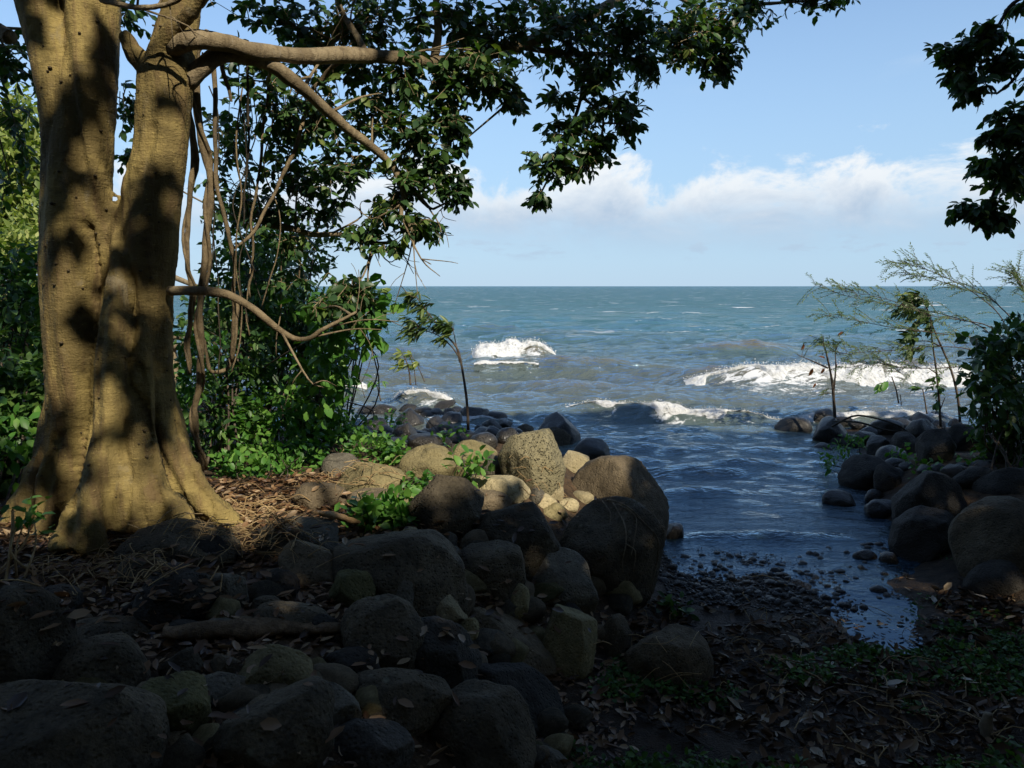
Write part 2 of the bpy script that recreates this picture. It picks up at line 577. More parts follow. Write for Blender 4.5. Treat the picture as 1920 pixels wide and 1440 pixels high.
def water_mat():
    m, t, out = mat('water')
    pos = t.n('ShaderNodeNewGeometry').outputs['Position']
    sep = t.n('ShaderNodeSeparateXYZ')
    t.link(pos, sep.inputs[0])
    y = sep.outputs[1]
    zz = sep.outputs[2]
    fo = t.n('ShaderNodeAttribute', attribute_name='foam').outputs['Fac']
    # silty near the shore, green-blue farther out
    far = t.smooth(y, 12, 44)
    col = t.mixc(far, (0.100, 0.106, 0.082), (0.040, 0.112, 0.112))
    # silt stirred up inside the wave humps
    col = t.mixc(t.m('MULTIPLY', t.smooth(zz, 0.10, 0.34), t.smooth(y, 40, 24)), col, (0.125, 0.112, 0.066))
    col = t.mixc(t.smooth(y, 11, 6), col, (0.012, 0.026, 0.050))  # cove body painted dark blue, standing in for the reflected sky
    patch = t.noise(t.scalev(pos, (0.05, 0.12, 1)), 1.0, 4)
    col = t.mixc(t.m('MULTIPLY', t.smooth(patch, 0.42, 0.66), 0.35), col, (0.055, 0.115, 0.10))
    # ripples too small for the mesh
    r1 = t.noise(t.scalev(pos, (2.6, 5.0, 1)), 1.0, 5, 0.6, 0.4)
    r2 = t.noise(t.scalev(pos, (0.55, 1.3, 1)), 1.0, 5, 0.6, 0.3)
    r3 = t.noise(t.scalev(pos, (0.10, 0.28, 1)), 1.0, 5, 0.6)
    calm = t.smooth(y, 4.3, 7.0)
    hh = t.m('MULTIPLY', r1, t.m('MULTIPLY_ADD', calm, 0.085, 0.003))
    r0 = t.noise(t.scalev(pos, (8, 15, 1)), 1.0, 4, 0.6, 0.3)
    hh = t.m('ADD', hh, t.m('MULTIPLY', r0, t.m('MULTIPLY', calm, t.m('MULTIPLY', t.smooth(y, 26, 12), 0.030))))
    hh = t.m('ADD', hh, t.m('MULTIPLY', r2, t.m('MULTIPLY', t.smooth(y, 7, 24), 0.42)))
    hh = t.m('ADD', hh, t.m('MULTIPLY', r3, t.m('MULTIPLY', t.smooth(y, 30, 120), 2.6)))
    bp = t.n('ShaderNodeBump', ins={'Height': hh, 'Strength': 1.0, 'Distance': 1.0})
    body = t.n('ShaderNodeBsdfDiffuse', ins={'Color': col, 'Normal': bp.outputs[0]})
    gl = t.n('ShaderNodeBsdfGlossy', ins={'Color': t.mixc(t.smooth(y, 12, 50), (0.66, 0.84, 1.0), (0.74, 0.88, 0.97)), 'Roughness': t.m('MULTIPLY_ADD', t.smooth(y, 10, 200), 0.16, 0.04), 'Normal': bp.outputs[0]})
    fr = t.n('ShaderNodeFresnel', ins={'IOR': 1.68, 'Normal': bp.outputs[0]})
    # a rough sea hides part of its own grazing facets
    fac = t.m('MINIMUM', fr.outputs[0], t.m('MULTIPLY_ADD', t.smooth(y, 6, 60), -0.36, 0.90))
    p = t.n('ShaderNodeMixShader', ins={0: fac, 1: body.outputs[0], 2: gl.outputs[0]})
    # foam: lace near the breakers, flecks far out
    lace = t.noise(t.scalev(pos, (3.2, 6.5, 3)), 1.0, 7, 0.70, 0.8)
    fine = t.noise(pos, 26, 4, 0.65)
    lac = t.m('ADD', t.m('MULTIPLY', lace, 0.8), t.m('MULTIPLY', fine, 0.2))
    th = t.m('MULTIPLY_ADD', fo, -0.42, 0.80)
    ff = t.smooth(lac, th, t.m('ADD', th, 0.10))
    ff = t.m('MULTIPLY', ff, t.smooth(fo, 0.02, 0.12))
    fl = t.noise(t.scalev(pos, (0.16, 0.55, 1), (3, 7, 0)), 1.0, 7, 0.72)
    fl = t.m('MULTIPLY', t.smooth(fl, 0.605, 0.635), t.m('MULTIPLY', t.smooth(y, 26, 45), t.smooth(y, 1500, 300)))
    ff = t.m('MAXIMUM', ff, fl)
    fb = t.n('ShaderNodeBsdfPrincipled', ins={'Base Color': (0.62, 0.63, 0.62, 1), 'Roughness': 0.7, 'Specular IOR Level': 0.2})
    mx = t.n('ShaderNodeMixShader', ins={0: ff, 1: p.outputs[0], 2: fb.outputs[0]})
    t.link(mx.outputs[0], out.inputs[0])
    return m


def foam_mat():
    m, t, out = mat('foam')
    pos = t.n('ShaderNodeNewGeometry').outputs['Position']
    a = t.noise(pos, 9, 6, 0.7)
    a = t.m('ADD', t.m('MULTIPLY', a, 0.6), t.m('MULTIPLY', t.noise(pos, 34, 6, 0.7), 0.4))
    c = t.mixc(t.smooth(a, 0.34, 0.54), (0.36, 0.36, 0.33), (0.66, 0.67, 0.66))
    bp = t.n('ShaderNodeBump', ins={'Height': t.noise(pos, 30, 8, 0.75), 'Strength': 0.7, 'Distance': 0.05})
    p = t.n('ShaderNodeBsdfPrincipled', ins={'Base Color': c, 'Roughness': 0.75, 'Specular IOR Level': 0.2, 'Normal': bp.outputs[0]})
    t.link(p.outputs[0], out.inputs[0])
    return m


M_WATER = water_mat()
M_FOAM = foam_mat()

# ------------------------------------------------------------------ terrain
def gp(pts, z=0.05):
    return [tuple(at_z(a, b, z)[:2]) for a, b in pts]


LEFT_FOOT = gp([(1130, 1470), (1150, 1330), (1190, 1240), (1250, 1110), (1270, 1010), (1180, 880), (1100, 825), (940, 805), (800, 805), (690, 795), (600, 788)])
LEFT_POLY = [(0.55, -3), (0.45, 1.0)] + LEFT_FOOT + [(-5.5, 12.8), (-8.5, 15), (-12, 26), (-40, 44), (-300, 90), (-300, -300), (0.6, -300)]
RIGHT_FOOT = gp([(2100, 1400), (1960, 1190), (1790, 1110), (1715, 1055), (1680, 1000), (1600, 955), (1570, 890), (1535, 835), (1480, 806)])
RIGHT_POLY = [(2.6, 0.5)] + RIGHT_FOOT + gp([(1560, 785), (1700, 785), (1860, 785)]) + [(14, 12.5), (30, 14), (300, 60), (300, -300), (2.4, -300)]
CHAN = [at_z(a, b, 0)[:2] for a, b in ((1470, 1000), (1560, 1080), (1640, 1140), (1690, 1230))]


def ground(x, y):
    x = np.asarray(x, float)
    y = np.asarray(y, float)
    sh = x.shape
    x, y = x.ravel(), y.ravel()
    wob = n2(x, y, 0.9, 3, 3)
    z = np.interp(y + 0.15 * wob, [-20, -4, 0, 2.2, 3.2, 4.0, 4.7, 5.3, 6.0, 8, 12, 20, 60, 400], [1.0, 0.75, 0.45, 0.20, 0.11, 0.055, 0.03, 0.015, -0.05, -0.28, -0.55, -1.4, -5, -20])
    # little channel where the water reaches in
    dch = np.full(x.shape, 9.0)
    for a, b in zip(CHAN[:-1], CHAN[1:]):
        e = b - a
        t = np.clip(((x - a[0]) * e[0] + (y - a[1]) * e[1]) / (e @ e), 0, 1)
        dch = np.minimum(dch, np.hypot(x - a[0] - t * e[0], y - a[1] - t * e[1]))
    z = z - 0.085 * np.exp(-(dch / 0.26) ** 2) * sstep(3.9, 4.5, y)
    z = z + 0.026 * n2(x, y, 2.6, 3, 5) + 0.012 * n2(x, y, 8.0, 2, 6)
    dl = poly_sd(x, y, LEFT_POLY) + 0.12 * wob
    dr = poly_sd(x, y, RIGHT_POLY) + 0.12 * wob
    tap = 1 - 0.90 * sstep(7.0, 9.6, y) * sstep(-4.2, -2.6, x + 0.25 * (y - 8))
    hl = (0.70 * sstep(-0.15, 1.35, dl) + 0.05 * sstep(1, 6, dl)) * tap
    hr = (0.42 * sstep(-0.1, 1.1, dr) + 0.2 * sstep(1, 5, dr)) * (1 - 0.85 * sstep(7.5, 10.0, y))
    base = np.where(y > 5.4, np.maximum(z, -0.06 - 0.4 * (np.minimum(dl, dr) < -9)), z)
    k = np.clip(np.maximum(sstep(-0.15, 0.5, dl), sstep(-0.1, 0.5, dr)), 0, 1)
    z = z * (1 - k) + np.maximum(base, -0.03) * k
    z = np.maximum(z + np.maximum(hl, hr) * 0, np.maximum(np.where(k > 0, z + np.maximum(hl, hr) - 0.6 * k * np.maximum(z, 0), -99), z))
    z = z + 0.05 * k * n2(x, y, 1.7, 4, 9)
    return z.reshape(sh)


FX, FY = np.arange(-9, 9.01, 0.06), np.arange(1.2, 16.2, 0.06)
FZ = ground(*np.meshgrid(FX, FY))


def fast_ground(x, y):
    """bilinear lookup of the terrain near the view"""
    x, y = np.asarray(x, float), np.asarray(y, float)
    u = np.clip((x - FX[0]) / 0.06, 0, len(FX) - 1.001)
    v = np.clip((y - FY[0]) / 0.06, 0, len(FY) - 1.001)
    i, j = u.astype(int), v.astype(int)
    a, b = u - i, v - j
    return (FZ[j, i] * (1 - a) + FZ[j, i + 1] * a) * (1 - b) + (FZ[j + 1, i] * (1 - a) + FZ[j + 1, i + 1] * a) * b


def g1(x, y):
    if FX[0] < x < FX[-1] and FY[0] < y < FY[-1]:
        return float(fast_ground(x, y))
    return float(ground(np.array([x]), np.array([y]))[0])


def hit(px, py, ymax=16):
    """where a pixel's ray meets the ground"""
    r = ray(px, py)
    lo, hi, n = 1.6, ymax, 110
    for _ in range(2):
        Y = lo + (hi - lo) * np.linspace(0, 1, n) ** (2 if _ == 0 else 1)
        zz = CAMZ + r[2] * Y
        g = np.maximum(fast_ground(r[0] * Y, Y), -0.02)
        k = int(np.argmax(zz <= g))
        if zz[k] > g[k]:
            k = n - 1
        lo, hi, n = Y[max(k - 1, 0)], Y[k] + 1e-4, 10
    return np.array([r[0] * Y[k], Y[k], g[k]])


def grid_mesh(name, xs, ys, zf):
    X, Y = np.meshgrid(xs, ys)
    Z = zf(X, Y)
    V = np.stack([X, Y, Z], -1).reshape(-1, 3)
    nx, ny = len(xs), len(ys)
    i = (np.arange(ny - 1)[:, None] * nx + np.arange(nx - 1)[None]).ravel()
    return mesh_arrays(name, V, np.stack([i, i + 1, i + nx + 1, i + nx], -1))


gs = np.concatenate([-np.geomspace(700, 8, 26), np.linspace(-7.6, 8.6, 290), np.geomspace(9, 700, 26)])
gy = np.concatenate([-np.geomspace(700, 3, 26), np.linspace(-2.4, 13.6, 280), np.geomspace(14, 700, 26)])
obj('ground', grid_mesh('ground', gs, gy, ground), M_SOIL, label='dark soil of the wooded shore and cove', kind='structure')

# ------------------------------------------------------------------ water with real waves
# breakers and swells given by the pixel of the crest foot: (x0px, x1px, foot py, height px, foamy, skew px)
BREAK = [
    (885, 1045, 681, 46, 1.0, 0), (1290, 1620, 724, 44, 1.0, 10), (1590, 1830, 726, 46, 1.0, -6),
    (1065, 1480, 786, 30, 0.75, 22), (735, 850, 768, 32, 0.7, 12), (560, 690, 748, 24, 0.6, -4),
    (890, 1010, 695, 12, 0.35, 0), (1500, 1800, 790, 22, 0.55, 4), (800, 960, 792, 16, 0.5, 4),
]
SWELL = [(870, 1000, 627, 24), (1010, 1100, 625, 16), (1300, 1490, 664, 30), (690, 900, 668, 22), (1480, 1640, 640, 12), (1150, 1330, 606, 12), 
         (1020, 1180, 694, 16), (640, 760, 618, 10), (1080, 1250, 640, 10), (1700, 1900, 655, 18), (1560, 1760, 605, 10), (860, 1030, 585, 8), (1250, 1420, 615, 9), (1130, 1220, 682, 8),
         (1240, 1400, 926, 12), (960, 1120, 745, 14), (1100, 1200, 850, 8), (1300, 1460, 870, 8), (1270, 1600, 1008, 9)]
RIDGES = []
for x0, x1, fy, hp, fm, sk in BREAK:
    a, b = at_z(x0, fy - sk / 2, 0), at_z(x1, fy + sk / 2, 0)
    c = (a + b) / 2
    RIDGES.append((c[0], c[1], (b[0] - a[0]) / 2, (b[1] - a[1]) / max(b[0] - a[0], .1), hp * c[1] / F * 0.92, fm))
for x0, x1, fy, hp in SWELL:
    a, b = at_z(x0, fy, 0), at_z(x1, fy, 0)
    RIDGES.append(((a[0] + b[0]) / 2, a[1], (b[0] - a[0]) / 2, 0.02, hp * a[1] / F * 0.85, 0.0))

wr = np.random.default_rng(21)
WAVES = []
for k in range(64):
    lam = 0.35 * (30.0 ** (k / 63.0)) * wr.uniform(.85, 1.15)
    th = wr.normal(0, 0.42) + 0.10
    WAVES.append((lam, math.sin(th), math.cos(th), wr.uniform(0, 6.28), 0.0068 * lam ** 0.85 * (1.7 if lam < 1.6 else 1.0)))


def ridge_z(x, y, r):
    cx, cy, L, sl, H, fm = r
    wv = 0.22 * H * np.sin(x * 2.3 / max(L, .4) + cx * 5) + 0.35 * H * vnoise(np.stack([x * 1.3, x * 0 + cy, x * 0], -1), 5)
    s = y - (cy + sl * (x - cx) + wv + 0.9 * H)
    wf, wb = 0.95 * H + 0.05, 2.6 * H + 0.25
    prof = np.where(s < 0, np.exp(-(s / wf) ** 2), np.exp(-(s / wb) ** 2))
    al = np.exp(-(np.abs(x - cx) / (L * 1.02)) ** 4)
    al = al * (0.88 + 0.14 * vnoise(np.stack([x * 2.2 / max(L, .4) * 1.5, x * 0 + cy * 3, x * 0], -1), 8))
    return H * prof * al, s, al


def water_h(x, y, cell):
    sh = x.shape
    x, y, cell = x.ravel(), y.ravel(), cell.ravel()
    dep = -ground(x, y)
    calm = sstep(-0.02, 0.45, dep) * 0.9 + 0.1
    calm = calm * (0.50 + 0.50 * sstep(6, 16, y))
    z = np.zeros_like(x)
    warp = 0.6 * n2(x, y, 0.23, 2, 31)
    gust = 0.75 + 0.5 * n2(x, y, 0.12, 2, 33)
    for lam, sx, cy_, ph, am in WAVES:
        w = 2 * math.pi / lam
        fade = sstep(1.2, 3.0, lam / np.maximum(cell, 1e-3)) * (1 - 0.75 * sstep(2.0, 6, np.full_like(x, lam)) * (1 - sstep(10, 22, y)))
        p = w * ((x + warp * 0.8) * sx + (y + warp * 0.5) * cy_) + ph
        c = np.sin(p)
        z += am * fade * (c + 0.28 * np.cos(2 * p))
    z *= calm * gust
    foam = np.zeros_like(x)
    for r in RIDGES:
        near = (np.abs(y - r[1]) < 6 + 4 * r[4]) & (np.abs(x - r[0]) < r[2] * 2 + 1.5)
        if not near.any():
            continue
        h, s, al = ridge_z(x[near], y[near], r)
        z[near] += h
        if r[5] > 0:
            H = r[4]
            f = np.exp(-((s + 0.9 * H) / (1.2 * H + 0.1)) ** 2) * al * r[5]
            f2 = 0.72 * np.exp(-((s + 2.5 * H) / (3.0 * H + 0.3)) ** 2) * np.clip(al * 1.2, 0, 1) * r[5]
            foam[near] = np.maximum(foam[near], np.maximum(f, f2))
    # wash churned up around the outer stones
    for (a, b, rx, ry, s) in ((1700, 765, 2.2, 1.3, .62), (1560, 775, .9, .6, .6), (900, 785, .9, .6, .5), (780, 762, .8, .7, .5), (640, 745, .9, .8, .45), (1430, 748, 2.0, 1.0, .40), (960, 690, 1.6, 1.0, .35)):
        q = at_z(a, b, 0)
        foam = np.maximum(foam, s * np.exp(-((x - q[0]) / rx) ** 2 - ((y - q[1]) / ry) ** 2))
    return z.reshape(sh), foam.reshape(sh)


def build_water():
    inv = np.linspace(1 / 3.6, 1 / 260.0, 560)
    ys = np.concatenate([[2.2, 3.0], 1 / inv, np.geomspace(300, 30000, 26)])
    an = np.concatenate([np.linspace(-1.35, -0.72, 26), np.linspace(-0.70, 0.70, 560), np.linspace(0.72, 1.35, 26)])
    tx = np.tan(an)
    X = ys[:, None] * tx[None]
    Y = np.repeat(ys[:, None], len(tx), 1)
    dy = np.gradient(ys)[:, None] * np.ones_like(X)
    cell = np.maximum(dy * 0.55, np.gradient(tx)[None] * ys[:, None])
    Z, Fo = water_h(X, Y, cell)
    lim = Y > 280
    Z[lim] = 0
    V = np.stack([X, Y, Z], -1).reshape(-1, 3)
    nx, ny = X.shape[1], X.shape[0]
    i = (np.arange(ny - 1)[:, None] * nx + np.arange(nx - 1)[None]).ravel()
    me = mesh_arrays('water', V, np.stack([i, i + 1, i + nx + 1, i + nx], -1))
    at_ = me.attributes.new('foam', 'FLOAT', 'POINT')
    at_.data.foreach_set('value', Fo.ravel().astype(np.float32))
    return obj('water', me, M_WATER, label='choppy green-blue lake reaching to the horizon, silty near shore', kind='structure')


WATER = build_water()

ICO = {}


def ico(sub):
    if sub not in ICO:
        bm = bmesh.new()
        bmesh.ops.create_icosphere(bm, subdivisions=sub, radius=1)
        bm.verts.ensure_lookup_table()
        V = np.array([v.co[:] for v in bm.verts])
        T = np.array([[v.index for v in f.verts] for f in bm.faces])
        bm.free()
        ICO[sub] = (V, T)
    return ICO[sub]


def build_foam(k, r):
    """lumpy white water tumbling down the front of one breaker"""
    cx, cy, L, sl, H, fm = r
    rng = np.random.default_rng(100 + k)
    nu, nv = int(max(90, min(460, L * 2 * 60))), 40
    xs = np.linspace(cx - L * 1.05, cx + L * 1.05, nu)
    G = Geo()
    U, Vv = np.meshgrid(np.arange(nu), np.linspace(0, 1, nv))
    X = np.repeat(xs[None], nv, 0)
    top = 0.25 * H
    ext = (0.62 + 0.62 * vnoise(np.stack([X.ravel() * 2.4, X.ravel() * 0, X.ravel() * 0 + k], -1), 3).reshape(X.shape)) * fm
    dyc = top - Vv * (1.9 * H + 0.10) * ext
    yb = cy + sl * (X - cx) + 0.9 * H
    Y = yb + dyc
    Z0, _ = water_h(X, Y, np.full_like(X, 0.05))
    q = np.stack([X.ravel(), Y.ravel(), Z0.ravel() + 3.1 * k], -1)
    lump = (0.5 + 0.5 * fbm(q * (2.6 / max(H, .15)), 4, 40 + k, 0.66)).reshape(X.shape) ** 1.4
    edge = np.minimum(np.minimum(Vv / 0.12, (1 - Vv) / 0.3), 1).clip(0, 1) * np.minimum(1, (1 - np.abs((X - cx) / (L * 1.05))) / 0.12).clip(0, 1)
    dsp = (0.27 * H * lump + 0.02 * H) * edge - 0.05 * H * (1 - edge)
    P = np.stack([X, Y - dsp * 0.75, Z0 + dsp * 0.85], -1)
    keep = (fbm(q * 3.2 / max(H, .15) * 0.5, 3, 77 + k).reshape(X.shape) * 0.75 + edge * 0.95) > (0.04 if fm > .8 else 0.20)
    i = (np.arange(nv - 1)[:, None] * nu + np.arange(nu - 1)[None])
    kk = (keep[:-1, :-1] & keep[1:, 1:]).ravel()
    i = i.ravel()[kk]
    if len(i) == 0:
        return None
    T = np.concatenate([np.stack([i, i + nu, i + nu + 1], -1), np.stack([i, i + nu + 1, i + 1], -1)])
    G.add(P.reshape(-1, 3), T)
    # spray and clots
    iv, it = ico(1)
    nd = int(700 * min(2.0, L) * fm)
    for _ in range(nd):
        a = rng.integers(0, nu)
        b = min(nv - 1, int(abs(rng.normal(0, 0.30)) * nv))
        if edge[min(b + 3, nv - 1), a] < 0.3:
            continue
        p = P[b, a] + np.array([rng.normal(0, .04), rng.normal(0, .05), abs(rng.normal(0, .08)) * H])
        G.add(iv * (rng.uniform(.10, .50) ** 2 * 0.075 * (0.3 + H)) * rng.uniform(.6, 1.3, 3) + p, it)
    return G.mesh('foam')


for k, r in enumerate(RIDGES[:len(BREAK)]):
    me = build_foam(k, r)
    if me:
        obj('foam', me, M_FOAM, WATER, kind='stuff')
# ------------------------------------------------------------------ rocks
def rock_shape(seed, sub, style):
    V, T = ico(sub)
    V = V.copy()
    rng = np.random.default_rng(seed)
    o = rng.uniform(-50, 50, 3)
    d = {'round': .26, 'ang': .30, 'flat': .20, 'sharp': .30}[style]
    V = V * (1 + d * fbm(V * 0.9 + o, 2, seed))[:, None]
    npl = {'round': 10, 'ang': 10, 'flat': 9, 'sharp': 13}[style]
    lo = {'round': .68, 'ang': .56, 'flat': .66, 'sharp': .48}[style]
    soft = {'round': .80, 'ang': .84, 'flat': .82, 'sharp': .98}[style]
    for _ in range(npl):
        n = rand_dir(1, rng)[0]
        if style == 'flat':
            n = unit(n * np.array([1, 1, 2.2]))
        off = rng.uniform(lo, lo + .22)
        s = V @ n
        V = V - np.maximum(0, s - off)[:, None] * n * soft
    nn = unit(V)
    V = V + nn * (0.065 * fbm(V * 2.6 + o, 4, seed + 5, 0.55) + 0.014 * fbm(V * 11 + o, 3, seed + 9))[:, None]
    lo_, hi_ = V.min(0), V.max(0)
    V = (V - (lo_ + hi_) / 2) / ((hi_ - lo_) / 2)
    return V, T


ROCKS = {}
NROCK = 0


def rock(cx, cy, w, h, mk, style, label, tilt=0, sub=None, deep=None, group='boulders along the shore', name='boulder', dig=0.30, fixY=None):
    """a boulder whose silhouette is w x h photo pixels about (cx, cy), standing on the ground"""
    global NROCK
    NROCK += 1
    b = hit(cx, cy + 0.42 * h)
    Y = b[1] if fixY is None else fixY
    dist = math.hypot(Y, 0)
    hx = 0.52 * w * Y / F
    hz = 0.515 * h * Y / F
    dp = deep if deep else 0.5 * (hx + hz) * 1.05
    Yc = Y + dp * 0.45
    s = Yc / Y
    hx, hz = hx * s, hz * s
    c = at(cx, cy, Yc)
    if sub is None:
        sub = 5 if w > 110 else (4 if w > 40 else 3)
    V, T = rock_shape(NROCK * 13 + 5, sub, style)
    V = V * np.array([hx, dp, hz * (1 + dig)])
    V[:, 2] -= hz * dig
    if tilt:
        a = RAD(tilt)
        x, z = V[:, 0].copy(), V[:, 2].copy()
        V[:, 0], V[:, 2] = x * math.cos(a) + z * math.sin(a), -x * math.sin(a) + z * math.cos(a)
    me = mesh_arrays(name, V, T)
    o = obj(name, me, RM[mk], None, c, label, 'rock', group)
    ROCKS[label] = o
    return o


